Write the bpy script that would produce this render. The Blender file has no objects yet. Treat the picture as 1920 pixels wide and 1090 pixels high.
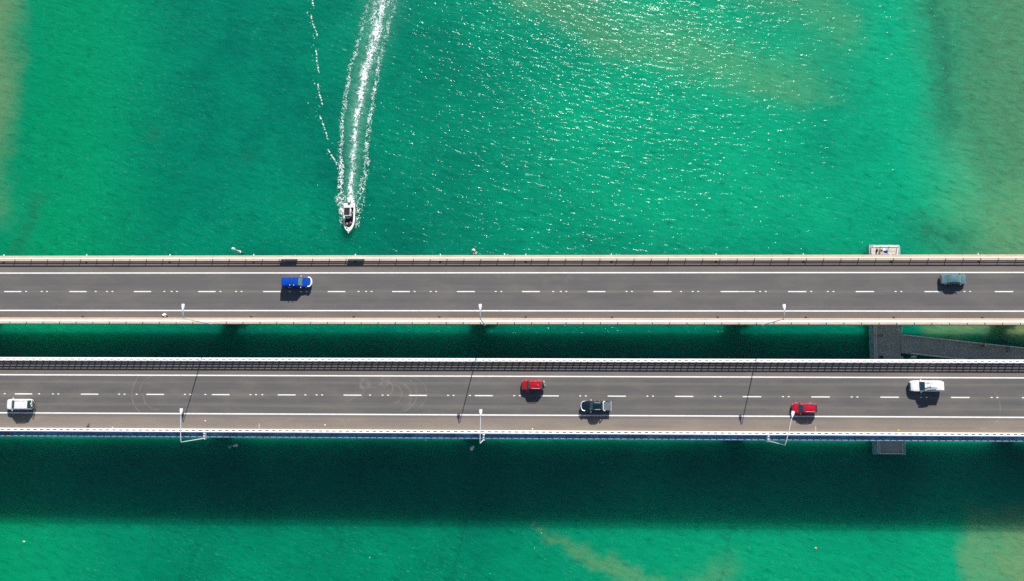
import bpy, bmesh, math, random
import numpy as np
from mathutils import Vector, Matrix

random.seed(7)
rng = np.random.default_rng(11)
PI = math.pi
R = math.radians
sc = bpy.context.scene
COL = sc.collection

# ------------------------------------------------------------------ camera, sky, sun, exposure
F_PX = 1490.96                       # focal length in pixels of a 1920 px wide frame
cam_d = bpy.data.cameras.new("camera")
cam_d.sensor_fit = 'HORIZONTAL'
cam_d.sensor_width = 36.0
cam_d.lens = 36.0 * F_PX / 1920.0
cam_d.clip_start = 1.0
cam_d.clip_end = 6000.0
cam = bpy.data.objects.new("camera", cam_d)
COL.objects.link(cam)
cam.location = (4.18, 0.0, 154.856)
cam.rotation_euler = (Matrix.Rotation(R(6.813), 3, 'X') @ Matrix.Rotation(R(1.652), 3, 'Y')).to_euler()
sc.camera = cam

SUN_TRAVEL = Vector((-0.37, -1.50, -1.0)).normalized()     # the way the light goes
SUN_EL = math.asin(-SUN_TRAVEL.z)
SUN_AZ = math.atan2(-SUN_TRAVEL.x, -SUN_TRAVEL.y)          # clockwise from +Y
w = bpy.data.worlds.new("World")
sc.world = w
w.use_nodes = True
wn = w.node_tree
bg = wn.nodes["Background"]
sky = wn.nodes.new("ShaderNodeTexSky")
sky.sky_type = 'NISHITA'
sky.sun_disc = False
sky.sun_elevation = SUN_EL
sky.sun_rotation = SUN_AZ
sky.altitude = 50.0
sky.air_density = 1.0
sky.dust_density = 0.3
sky.ozone_density = 1.5
wn.links.new(sky.outputs[0], bg.inputs[0])
bg.inputs[1].default_value = 0.068

sun_d = bpy.data.lights.new("sun", 'SUN')
sun_d.energy = 5.0
sun_d.angle = R(0.53)
sun_d.color = (1.0, 0.95, 0.88)
sun = bpy.data.objects.new("sun", sun_d)
COL.objects.link(sun)
sun.location = (40, 160, 110)
sun.rotation_euler = SUN_TRAVEL.to_track_quat('-Z', 'Y').to_euler()

vs = sc.view_settings
vs.view_transform = 'Standard'
vs.look = 'None'
vs.gamma = 1.0
vs.use_curve_mapping = False
vs.exposure = 0.6
sc.cycles.use_denoising = False
sc.cycles.sample_clamp_indirect = 3.0
sc.cycles.sample_clamp_direct = 5.0
sc.cycles.max_bounces = 6
sc.cycles.diffuse_bounces = 3
sc.cycles.glossy_bounces = 3
sc.cycles.caustics_reflective = False
sc.cycles.caustics_refractive = False

# ------------------------------------------------------------------ measures of the place (metres, water = 0)
XL, XR = -170.0, 170.0               # how far the bridges are built
DECK = 11.0                          # height of both road decks above the water
def deck(x):
    return DECK
def slope(x):
    return 0.0

# ------------------------------------------------------------------ node helpers
class NT:
    def __init__(s, name):
        s.m = bpy.data.materials.new(name)
        s.m.use_nodes = True
        s.t = s.m.node_tree
        s.b = s.t.nodes["Principled BSDF"]
        s.out = s.t.nodes["Material Output"]
    def n(s, kind, **kw):
        nd = s.t.nodes.new("ShaderNode" + kind)
        for k, v in kw.items():
            setattr(nd, k, v)
        return nd
    def l(s, a, b):
        s.t.links.new(a, b)
    def pos(s, scale=(1, 1, 1), rot=0.0, kind='Position'):
        if kind == 'Position':
            src = s.n("NewGeometry").outputs["Position"]
        else:
            src = s.n("TexCoord").outputs[kind]
        mp = s.n("Mapping")
        mp.vector_type = 'TEXTURE'          # turned first, then stretched along the turned axes
        mp.inputs["Rotation"].default_value = (0, 0, rot)
        mp.inputs["Scale"].default_value = tuple(1.0 / q for q in scale)
        s.l(src, mp.inputs["Vector"])
        return mp.outputs[0]
    def noise(s, vec, scale, detail=3, rough=.55, dist=0.0):
        nd = s.n("TexNoise")
        nd.inputs["Scale"].default_value = scale
        nd.inputs["Detail"].default_value = detail
        nd.inputs["Roughness"].default_value = rough
        nd.inputs["Distortion"].default_value = dist
        s.l(vec, nd.inputs["Vector"])
        return nd.outputs["Fac"]
    def math(s, op, a, b=None, clamp=False):
        nd = s.n("Math", operation=op, use_clamp=clamp)
        for i, v in enumerate((a, b)):
            if v is None: continue
            if isinstance(v, (int, float)): nd.inputs[i].default_value = v
            else: s.l(v, nd.inputs[i])
        return nd.outputs[0]
    def ramp(s, fac, a, b, lo=0.0, hi=1.0):
        nd = s.n("MapRange")
        nd.interpolation_type = 'SMOOTHSTEP'
        for k, v in (("From Min", a), ("From Max", b), ("To Min", lo), ("To Max", hi)):
            nd.inputs[k].default_value = v
        s.l(fac, nd.inputs["Value"])
        return nd.outputs[0]
    def mix(s, fac, a, b, mode='MIX'):
        nd = s.n("Mix", data_type='RGBA', blend_type=mode)
        for k, v in ((0, fac), (6, a), (7, b)):
            if isinstance(v, (int, float)): nd.inputs[k].default_value = v
            elif isinstance(v, tuple): nd.inputs[k].default_value = v + (1,) if len(v) == 3 else v
            else: s.l(v, nd.inputs[k])
        return nd.outputs[2]
    def bump(s, height, dist, strength=1.0, prev=None):
        nd = s.n("Bump")
        nd.inputs["Strength"].default_value = strength
        nd.inputs["Distance"].default_value = dist
        s.l(height, nd.inputs["Height"])
        if prev is not None: s.l(prev, nd.inputs["Normal"])
        return nd.outputs[0]

MATS = {}
def simple(name, color, rough=.6, metal=0.0, var=.12, scale=3.0, coat=0.0, bump=0.0, spec=.5):
    if name in MATS: return MATS[name]
    t = NT(name)
    v = t.pos(kind='Object')
    f = t.noise(v, scale, 4)
    lo = tuple(c * (1 - var) for c in color)
    hi = tuple(min(1, c * (1 + var)) for c in color)
    t.l(t.mix(t.ramp(f, .3, .7), lo, hi), t.b.inputs["Base Color"])
    t.b.inputs["Roughness"].default_value = rough
    t.b.inputs["Metallic"].default_value = metal
    t.b.inputs["Specular IOR Level"].default_value = spec
    t.b.inputs["Coat Weight"].default_value = coat
    t.b.inputs["Coat Roughness"].default_value = .06
    if bump: t.l(t.bump(t.noise(v, scale * 6, 3), bump), t.b.inputs["Normal"])
    MATS[name] = t.m
    return t.m

def concrete(name, color, stain=.35, scale=.6):
    if name in MATS: return MATS[name]
    t = NT(name)
    v = t.pos()
    big = t.ramp(t.noise(v, scale, 5, .65), .35, .75)
    fine = t.noise(t.pos((1, 3, 1)), 6, 4)
    c = t.mix(big, color, tuple(x * (1 - stain) for x in color))
    c = t.mix(t.ramp(fine, .35, .75, 0, .35), c, tuple(x * .7 for x in color))
    t.l(c, t.b.inputs["Base Color"])
    t.b.inputs["Roughness"].default_value = .85
    t.l(t.bump(fine, .01), t.b.inputs["Normal"])
    MATS[name] = t.m
    return t.m

def asphalt(name, color, warm, streak=.25, bands=(), rings=(), dust=None):
    """worn asphalt: long streaks along the road, wheel bands at given y, pale tyre arcs."""
    t = NT(name)
    g = t.n("NewGeometry").outputs["Position"]
    sp = t.n("SeparateXYZ"); t.l(g, sp.inputs[0])
    X, Y = sp.outputs[0], sp.outputs[1]
    long_ = t.noise(t.pos((.035, 1.6, 1)), 1.0, 5, .6)
    blot = t.noise(t.pos((.12, .35, 1)), 1.0, 5, .65)
    grit = t.noise(t.pos(), 9.0, 3, .7)
    dark = tuple(c * (1 - streak) for c in color)
    c = t.mix(t.ramp(long_, .3, .72), dark, color)
    c = t.mix(t.ramp(blot, .40, .72, 0, .75), c, warm)
    c = t.mix(t.ramp(grit, .55, .8, 0, .3), c, tuple(x * 1.25 for x in color))
    c = t.mix(t.ramp(grit, .2, .42, .25, 0), c, tuple(x * .6 for x in color))
    for y0, wd, amt, colr in bands:
        d = t.math('ABSOLUTE', t.math('SUBTRACT', Y, y0))
        m = t.ramp(d, wd * .2, wd, amt, 0)
        m = t.math('MULTIPLY', m, t.ramp(long_, .2, .7, .4, 1.0))
        c = t.mix(m, c, colr)
    if rings:
        tot = None
        wob = t.noise(t.pos(), .5, 3)
        brk = t.ramp(t.noise(t.pos((1, 1, 1), .7), .8, 4), .38, .62)
        for cx, cy, r, wd, amt, a0, a1 in rings:
            dx = t.math('SUBTRACT', X, cx); dy = t.math('SUBTRACT', Y, cy)
            rr = t.math('SQRT', t.math('ADD', t.math('MULTIPLY', dx, dx), t.math('MULTIPLY', dy, dy)))
            rr = t.math('ADD', rr, t.math('MULTIPLY', wob, .5))
            d = t.math('ABSOLUTE', t.math('SUBTRACT', rr, r + .25))
            m = t.ramp(d, 0.0, wd, amt, 0)
            ang = t.math('ARCTAN2', dy, dx)
            m = t.math('MULTIPLY', m, t.math('MULTIPLY', t.ramp(ang, a0, a0 + .5), t.ramp(ang, a1 - .5, a1, 1, 0)))
            tot = m if tot is None else t.math('MAXIMUM', tot, m)
        tot = t.math('MULTIPLY', tot, t.math('ADD', t.math('MULTIPLY', brk, .75), .25))
        c = t.mix(t.math('MULTIPLY', tot, .75), c, tuple(min(1, x * 2.0) for x in warm))
    t.l(c, t.b.inputs["Base Color"])
    t.b.inputs["Roughness"].default_value = .9
    t.b.inputs["Specular IOR Level"].default_value = .25
    t.l(t.bump(grit, .01), t.b.inputs["Normal"])
    return t.m

# ------------------------------------------------------------------ mesh helpers
class MB:
    def __init__(s): s.v = []; s.f = []
    def add(s, vs_, fs):
        o = len(s.v); s.v += [tuple(a) for a in vs_]; s.f += [tuple(i + o for i in f) for f in fs]; return s
    def box(s, x0, x1, y0, y1, z0, z1, top=None):
        tx = top or (0, 0)
        a = [(x0, y0, z0), (x1, y0, z0), (x1, y1, z0), (x0, y1, z0),
             (x0 + tx[0], y0 + tx[1], z1), (x1 - tx[0], y0 + tx[1], z1), (x1 - tx[0], y1 - tx[1], z1), (x0 + tx[0], y1 - tx[1], z1)]
        return s.add(a, [(3, 2, 1, 0), (4, 5, 6, 7), (0, 1, 5, 4), (1, 2, 6, 5), (2, 3, 7, 6), (3, 0, 4, 7)])
    def tube(s, pts, rad, n=8, cap=True):
        pts = [Vector(p) for p in pts]
        rad = rad if isinstance(rad, (list, tuple)) else [rad] * len(pts)
        rings = []
        for i, p in enumerate(pts):
            d = (pts[min(i + 1, len(pts) - 1)] - pts[max(i - 1, 0)]).normalized()
            u = d.cross(Vector((0, 0, 1)))
            if u.length < 1e-4: u = Vector((1, 0, 0))
            u.normalize(); q = d.cross(u)
            rings.append([p + (u * math.cos(2 * PI * k / n) + q * math.sin(2 * PI * k / n)) * rad[i] for k in range(n)])
        vv = [x for r in rings for x in r]
        ff = []
        for i in range(len(pts) - 1):
            for k in range(n):
                a, b = i * n + k, i * n + (k + 1) % n
                ff.append((a, a + n, b + n, b))
        if cap:
            ff.append(tuple(range(n))); ff.append(tuple(reversed(range((len(pts) - 1) * n, len(pts) * n))))
        return s.add(vv, ff)
    def cyl(s, c, axis, r, h, n=16, r2=None):
        c = Vector(c); a = Vector(axis).normalized() * h / 2
        return s.tube([c - a, c + a], [r, r if r2 is None else r2], n)
    def ball(s, c, rx, ry, rz, nu=10, nv=6):
        vv = [(c[0], c[1], c[2] - rz)]; ff = []
        for j in range(1, nv):
            t = -PI / 2 + PI * j / nv
            for i in range(nu):
                a = 2 * PI * i / nu
                vv.append((c[0] + rx * math.cos(t) * math.cos(a), c[1] + ry * math.cos(t) * math.sin(a), c[2] + rz * math.sin(t)))
        vv.append((c[0], c[1], c[2] + rz)); e = len(vv) - 1
        for i in range(nu):
            ff.append((0, 1 + (i + 1) % nu, 1 + i))
            ff.append((e, 1 + (nv - 2) * nu + i, 1 + (nv - 2) * nu + (i + 1) % nu))
        for j in range(nv - 2):
            for i in range(nu):
                a = 1 + j * nu + i; b = 1 + j * nu + (i + 1) % nu
                ff.append((a, b, b + nu, a + nu))
        return s.add(vv, ff)
    def sweep(s, xs, prof):
        """closed profile [(y, dz)] swept along x, riding on the deck height"""
        n = len(prof); vv = [(x, y, deck(x) + h) for x in xs for y, h in prof]; ff = []
        for i in range(len(xs) - 1):
            for k in range(n):
                a, b = i * n + k, i * n + (k + 1) % n
                ff.append((a, a + n, b + n, b))
        ff.append(tuple(reversed(range(n)))); ff.append(tuple(range((len(xs) - 1) * n, len(xs) * n)))
        return s.add(vv, ff)
    def sheet(s, xs, y0, y1, dz, ny=1):
        vv = [(x, y0 + (y1 - y0) * j / ny, deck(x) + dz) for x in xs for j in range(ny + 1)]
        m = ny + 1
        return s.add(vv, [(i * m + j, (i + 1) * m + j, (i + 1) * m + j + 1, i * m + j + 1) for i in range(len(xs) - 1) for j in range(ny)])
    def patch(s, p00, p10, p11, p01, bulge=0.0, nu=4, nv=4, inset=0.0, lift=0.0):
        P = [Vector(p) for p in (p00, p10, p11, p01)]
        c = sum(P, Vector()) / 4
        if inset: P = [p + (c - p) * inset for p in P]
        nrm = (P[1] - P[0]).cross(P[3] - P[0]).normalized()
        vv = []
        for j in range(nv + 1):
            for i in range(nu + 1):
                u, v = i / nu, j / nv
                q = P[0] * (1 - u) * (1 - v) + P[1] * u * (1 - v) + P[2] * u * v + P[3] * (1 - u) * v
                vv.append(q + nrm * (lift + bulge * math.sin(PI * u) ** .7 * math.sin(PI * v) ** .7 if 0 < i < nu and 0 < j < nv else lift))
        m = nu + 1
        return s.add(vv, [(j * m + i, j * m + i + 1, (j + 1) * m + i + 1, (j + 1) * m + i) for j in range(nv) for i in range(nu)])
    def mesh(s, name, m, smooth=None):
        me = bpy.data.meshes.new(name)
        me.from_pydata(s.v, [], s.f)
        me.materials.append(m)
        bm = bmesh.new(); bm.from_mesh(me)
        bmesh.ops.recalc_face_normals(bm, faces=bm.faces)
        bm.to_mesh(me); bm.free()
        if smooth is not None:
            me.polygons.foreach_set("use_smooth", [True] * len(me.polygons))
            me.set_sharp_from_angle(angle=R(smooth))
        me.update()
        return me

WL = {}
def thing(name, label, cat, loc=(0, 0, 0), group=None, rot=None):
    o = bpy.data.objects.new(name, None)
    COL.objects.link(o)
    o.empty_display_size = .3
    o.location = loc
    if rot: o.rotation_euler = rot
    o["label"] = label; o["category"] = cat
    if group: o["group"] = group
    WL[o.name] = Vector(loc)
    return o
def part(name, me, parent=None, at=None, local=None, rotz=0.0, kind=None, label=None):
    """at = world position of the mesh origin (un-rotated parents); local = position in the parent's frame"""
    o = bpy.data.objects.new(name, me)
    COL.objects.link(o)
    base = WL.get(parent.name, Vector()) if parent else Vector()
    if local is not None:
        o.location = local; WL[o.name] = base + Vector(local)
    else:
        wpos = Vector(at) if at is not None else Vector((0, 0, 0))
        o.location = wpos - base; WL[o.name] = wpos
    if rotz: o.rotation_euler[2] = rotz
    if parent: o.parent = parent
    if kind: o["kind"] = kind
    if label: o["label"] = label
    return o
def tag(o, label, cat, group=None):
    o["label"] = label; o["category"] = cat
    if group: o["group"] = group
    return o

# ------------------------------------------------------------------ gradient noise for geometry
_perm = rng.permutation(512)
_grad = np.stack([np.cos(np.arange(512) * 2.399), np.sin(np.arange(512) * 2.399)], 1)
def perlin(x, y):
    xi = np.floor(x).astype(int); yi = np.floor(y).astype(int)
    xf = x - xi; yf = y - yi
    u = xf ** 3 * (xf * (xf * 6 - 15) + 10); v = yf ** 3 * (yf * (yf * 6 - 15) + 10)
    def g(a, b):
        h = _perm[(_perm[(xi + a) % 512] + yi + b) % 512]
        return _grad[h, 0] * (xf - a) + _grad[h, 1] * (yf - b)
    return ((g(0, 0) * (1 - u) + g(1, 0) * u) * (1 - v) + (g(0, 1) * (1 - u) + g(1, 1) * u) * v) * 1.5
def fbm(x, y, o=4, gain=.5):
    s_ = 0; a = 1; f_ = 1
    for k in range(o):
        s_ = s_ + a * perlin(x * f_ + 17.3 * k, y * f_ - 9.1 * k); a *= gain; f_ *= 2.03
    return s_
def sstep(x, a, b):
    t = np.clip((x - a) / (b - a), 0, 1); return t * t * (3 - 2 * t)
def seg_dist(x, y, pts):
    d = np.full(x.shape, 1e9)
    for (ax, ay), (bx_, by_) in zip(pts[:-1], pts[1:]):
        vx, vy = bx_ - ax, by_ - ay
        t = np.clip(((x - ax) * vx + (y - ay) * vy) / (vx * vx + vy * vy), 0, 1)
        d = np.minimum(d, np.hypot(x - ax - t * vx, y - ay - t * vy))
    return d

# ================================================================== WATER
def build_water():
    t = NT("water_surface")
    at = lambda nm: t.n("Attribute", attribute_name=nm).outputs["Fac"]
    sand, weed, light = at("sand"), at("weed"), at("shallow")
    fine = t.noise(t.pos(), .55, 5, .65)
    patch_ = t.noise(t.pos(), .05, 4, .6)
    deepc = (0.0, .105, .072); midc = (0.0, .185, .105); lightc = (.002, .28, .142)
    c = t.mix(t.ramp(patch_, .3, .7, .1, .9), deepc, midc)
    c = t.mix(light, c, lightc)
    c = t.mix(at("green"), c, (0.0, .20, .078))
    sand_m = t.math('MULTIPLY', sand, t.ramp(fine, .25, .7, .75, 1.05), True)
    c = t.mix(sand_m, c, (.14, .23, .10))
    weed_m = t.math('MULTIPLY', weed, t.ramp(fine, .3, .65, .55, 1.0), True)
    c = t.mix(weed_m, c, (.012, .10, .058))
    t.l(c, t.b.inputs["Base Color"])
    b = t.b
    b.inputs["Roughness"].default_value = .10
    b.inputs["IOR"].default_value = 1.33
    b.subsurface_method = 'BURLEY'
    b.inputs["Subsurface Weight"].default_value = 1.0
    b.inputs["Subsurface Radius"].default_value = (.5, 1.0, .9)
    b.inputs["Subsurface Scale"].default_value = 7.0
    # sky reflections and shading of small ripples, painted into the base colour
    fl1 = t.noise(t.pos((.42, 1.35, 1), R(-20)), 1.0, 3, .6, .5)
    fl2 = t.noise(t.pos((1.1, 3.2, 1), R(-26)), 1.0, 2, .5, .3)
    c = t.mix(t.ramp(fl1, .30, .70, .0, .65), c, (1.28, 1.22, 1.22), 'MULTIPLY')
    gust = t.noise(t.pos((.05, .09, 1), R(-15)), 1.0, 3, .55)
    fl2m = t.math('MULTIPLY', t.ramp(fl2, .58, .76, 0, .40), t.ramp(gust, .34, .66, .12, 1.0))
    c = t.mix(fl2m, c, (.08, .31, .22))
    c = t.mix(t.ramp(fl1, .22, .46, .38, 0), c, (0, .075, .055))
    aer = at("aerated")
    c = t.mix(t.math('MULTIPLY', aer, t.ramp(fl1, .25, .65, .3, 1.0)), c, (.16, .40, .31))
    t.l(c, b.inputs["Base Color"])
    # wind ripples on three sizes, crests lying across the breeze
    h1 = t.noise(t.pos((.20, .42, 1), R(-14)), 1.0, 2, .5)
    h2 = t.noise(t.pos((.55, 1.25, 1), R(-12)), 1.0, 2, .5, .3)
    h3 = t.noise(t.pos((1.9, 3.6, 1), R(-20)), 1.0, 2, .5)
    n = t.bump(h1, .22)
    n = t.bump(h2, .24, prev=n)
    n = t.bump(h3, .072, prev=n)
    t.l(n, b.inputs["Normal"])

    xs = np.concatenate([[-2500, -1400, -800, -450, -280, -190, -150], np.arange(-125, 125.1, 1.0), [150, 190, 280, 450, 800, 1400, 2500]])
    ys = np.concatenate([[-2500, -1400, -800, -450, -250, -150, -90], np.arange(-60, 110.1, 1.0), [140, 180, 260, 450, 800, 1400, 2500]])
    gx, gy = np.meshgrid(xs, ys)
    nx, ny = len(xs), len(ys)
    vv = np.stack([gx, gy, np.zeros_like(gx)], 2).reshape(-1, 3)
    idx = np.arange(nx * ny).reshape(ny, nx)
    ff = np.stack([idx[:-1, :-1], idx[:-1, 1:], idx[1:, 1:], idx[1:, :-1]], 2).reshape(-1, 4)
    me = bpy.data.meshes.new("water")
    me.from_pydata(vv.tolist(), [], ff.tolist())
    me.materials.append(t.m)
    x, y = gx.ravel(), gy.ravel()
    wx = x + 2.2 * fbm(x * .07, y * .07) + .9 * fbm(x * .35 + 5, y * .35)
    wy = y + 2.2 * fbm(x * .07 + 40, y * .07) + .9 * fbm(x * .35 + 9, y * .35 + 3)
    # sand on the west side
    s_w = sstep(-wx, 100.0, 108.5) * sstep(wy, 28, 36)
    # sand bank in the channel, sharp along its south edge, feathered to the north
    bank = seg_dist(wx, wy, [(2, 78), (14, 72), (27, 67.5), (40, 62.5), (56, 58)])
    north = np.where(wy > 76 - .33 * (wx - 4), 1, 0)
    b1 = np.exp(-(bank / np.where(north, 7.5, 2.8)) ** 2) * .30
    b2 = np.exp(-(seg_dist(wx, wy, [(44, 84), (60, 77), (66, 72)]) / 4.5) ** 2) * .25
    b3 = sstep(wx, 76, 102) * .62 * sstep(wy, 8, 12)
    b4 = sstep(1.7 - seg_dist(wx, wy, [(4, -26), (9, -29.5), (14, -33), (20, -36), (30, -42)]) + .09 * (wx - 8), 0.0, 1.8) * .40
    b5 = np.exp(-(seg_dist(wx, wy, [(34, -37.5), (39, -34)]) / 2.6) ** 2) * .25
    b6 = sstep(wx, 82, 85.5) * sstep(-wy, 22, 26) * .5 + sstep(wx, 89.5, 93) * sstep(-wy, 22, 26) * .25
    b7 = np.exp(-(seg_dist(wx, wy, [(80, 11.8), (110, 11)]) / 2.2) ** 2) * .55
    sand = np.clip(s_w * .66 + b1 + b2 + b3 + b4 + b5 + b6 + b7, 0, 1)
    weed = .75 * np.exp(-((wx - 86) / 4.0) ** 2) * sstep(wy, 42, 52) + .7 * np.exp(-(seg_dist(wx, wy, [(80, 31), (87, 28)]) / 3.5) ** 2)
    weed += .45 * sstep(wx, 88, 93) * sstep(wy, 30, 45)
    weed += .8 * np.exp(-(np.hypot((x + 73.5), (y - 50.5)) / 1.3) ** 2) + .45 * np.exp(-(np.hypot((x + 54), (y - 46)) / 1.3) ** 2)
    weed += .45 * np.exp(-(seg_dist(wx, wy, [(-97, 37), (-100, 24)]) / 1.6) ** 2)
    weed = np.clip(weed, 0, .9)
    lite = .5 * np.exp(-((wx + 90) / 13) ** 2) + .85 * sstep(wx, -30, 35) * sstep(wy, 10, 40) + .45 * sstep(wx, 70, 84) * sstep(-wx, -95, -80)
    lite += .7 * sstep(wx, -10, 25) * sstep(-wy, 12, 26) + .5 * np.exp(-((wx + 98) / 8) ** 2) * sstep(-wy, 10, 25)
    lite = np.clip(lite * (1 + .35 * fbm(x * .04, y * .04)), 0, 1)
    ctr = np.interp(y, [34, 36.4, 45, 54, 61.7, 69.7, 76.5, 81.2, 96], [-32.8, -32.8, -32.4, -32.0, -30.9, -28.9, -27.5, -26.8, -24])
    aer_ = np.exp(-((x - ctr) / np.interp(y, [34, 40, 60, 80, 96], [1.2, 1.2, 1.9, 3.0, 4.0])) ** 2) * sstep(y, 34.5, 37) * np.interp(y, [36, 60, 96], [.75, .6, .4])
    green = .75 * np.exp(-((wx + 92) / 18) ** 2) * sstep(wy, -5, 20) + .5 * np.exp(-((wx + 100) / 14) ** 2) * sstep(-wy, 0, 20) + .35 * sstep(-wy, 8, 30)
    green = np.clip(green, 0, .85)
    for nm, arr in (("green", green), ("aerated", aer_), ("sand", sand), ("weed", weed), ("shallow", lite)):
        a = me.attributes.new(nm, 'FLOAT', 'POINT')
        a.data.foreach_set("value", arr.astype(np.float32))
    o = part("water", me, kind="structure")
    return o
build_water()

# ================================================================== MATERIALS
WHITE = simple("white_steel", (.78, .79, .8), .4, 0, .06, 1.5)
RAILW = simple("rail_white", (.80, .78, .74), .45, 0, .08, .8)
PAINT = None
def paint_mat():
    t = NT("road_paint")
    f = t.noise(t.pos((.6, 3, 1)), 2.0, 5, .7)
    g = t.noise(t.pos(), 14, 3, .7)
    c = t.mix(t.ramp(f, .25, .6), (.60, .58, .55), (.82, .81, .78))
    c = t.mix(t.ramp(g, .62, .8, 0, .6), c, (.3, .28, .27))
    t.l(c, t.b.inputs["Base Color"]); t.b.inputs["Roughness"].default_value = .6
    return t.m
PAINT = paint_mat()
STUD = simple("stud_reflector", (.85, .82, .72), .3)
TANC = concrete("tan_concrete", (.56, .44, .33), .16, .5)
PALEC = concrete("pale_concrete", (.74, .73, .71), .14, .4)
GREYC = concrete("grey_concrete", (.34, .33, .31), .35, .3)
LEDGE = simple("blue_steel_paint", (.13, .34, .50), .5, 0, .25, .5)
EDGE = simple("pale_edge_paint", (.62, .76, .84), .5, 0, .15, .5)
DARK = simple("dark_matt", (.015, .015, .02), .9)
GALV = simple("galvanised_steel", (.66, .70, .74), .45, .1, .08, 4)
JETTY = concrete("jetty_concrete", (.60, .54, .47), .22, .5)
JRAIL = simple("jetty_rail_paint", (.82, .80, .76), .45, 0, .1, 2)
TEAL = simple("jetty_side_shade", (.26, .40, .44), .6, 0, .25, 1.2)  # bluish shade of the jetty's sides put into their colour
PILE = concrete("wet_pile", (.16, .15, .13), .5, 1.0)
RUBBER = simple("tyre_rubber", (.02, .02, .02), .8)
CHROME = simple("bright_metal", (.72, .75, .8), .35, .15, .05, 4)
PLAST = simple("black_plastic", (.025, .025, .028), .5)
GLASS = simple("dark_glass", (.014, .06, .07), .06, 0, .1, 2, spec=.8)
GLASS_P = simple("pale_glass", (.10, .20, .16), .06, 0, .2, 3, spec=.8)
LAMPW = simple("clear_lamp", (.75, .75, .72), .1, 0, .05)
LAMPR = simple("red_lamp", (.5, .02, .02), .15)
SKIN = simple("skin", (.52, .32, .22), .55, 0, .06)
HAIR = simple("dark_hair", (.03, .02, .015), .6)

# ================================================================== BRIDGES
XS = [XL + i * 5.0 for i in range(int((XR - XL) / 5) + 1)]
def lane_asphalt():
    up = asphalt("asphalt_upper", (.126, .120, .118), (.155, .142, .132), .16,
                 bands=((16.99, .35, .45, (.2, .182, .165)), (18.8, .8, .3, (.1, .096, .096)), (15.2, .8, .3, (.102, .097, .097))),
                 rings=((-1.5, 18.2, 2.0, 1.6, .12, -2.2, 2.6), (8.0, 20.0, 2.4, 1.2, .12, -3.0, .4)))
    rings = []
    for cx, cy, r, wd, amt, a0, a1 in (
            (-64.5, -1.6, 4.6, .16, .55, 1.0, 3.64), (-64.5, -1.6, 4.6, .16, .5, -3.7, -.9), (-64.3, -1.9, 2.7, .14, .4, -3.7, -1.2), (-64.5, -1.4, 3.2, .14, .4, 1.2, 3.7),
            (-30.5, 0.2, 3.2, .16, .5, -1.6, 1.4), (-25.0, -2.4, 2.0, .14, .4, 1.2, 3.7), (-24.8, -2.0, 3.4, .12, .35, 1.5, 3.7),
            (-20.5, -2.0, 2.4, .16, .55, -1.5, 1.7), (-20.2, -1.6, 3.1, .13, .45, -1.8, 1.7), (-21.4, -1.6, 1.6, .2, .5, -1.7, 1.7), (-18.2, -1.5, 2.9, .13, .4, -1.2, 2.0),
            (-22.8, -.6, 1.3, .18, .45, -1.7, 3.0), (-19.3, -3.2, 1.2, .13, .35, -2.0, 2.0), (-26.6, .3, .8, .55, .5, -2.9, 2.9), (-20.6, .3, 1.9, .35, .4, .1, 3.0),
            (-23.0, .6, .7, .5, .35, -2.9, 2.9), (82.5, -3.3, 3.6, .14, .4, -2.2, .9)):
        rings.append((cx, cy, r, wd, amt, a0, a1))
    lo = asphalt("asphalt_lower", (.124, .119, .115), (.165, .148, .132), .2,
                 bands=((-1.85, .3, .4, (.2, .182, .16)), (.4, .35, .4, (.185, .168, .145)), (-3.75, .45, .4, (.18, .162, .142)),
                        (1.1, .6, .35, (.1, .098, .1)), (-.6, .8, .35, (.102, .099, .1)), (-2.8, .6, .4, (.096, .094, .097)), (-4.7, .5, .4, (.1, .098, .1))),
                 rings=rings)
    s1 = asphalt("shoulder_north", (.165, .145, .13), (.195, .172, .15), .16)
    s2 = asphalt("shoulder_south", (.215, .185, .16), (.245, .205, .165), .14,
                 bands=((-5.55, .45, .6, (.12, .11, .105)), (-7.75, .35, .5, (.27, .205, .14))),
                 rings=((-31.5, -7.6, 1.6, .09, .35, -.4, 2.0), (82.5, -3.3, 3.9, .14, .5, -2.0, -.3), (60, -5.5, 6.0, .1, .3, -1.6, -.4)))
    s3 = asphalt("shoulder_upper_south", (.155, .135, .12), (.18, .155, .135), .16)
    return up, lo, s1, s2, s3
A_UP, A_LO, A_SN, A_SS, A_SU = lane_asphalt()

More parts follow.
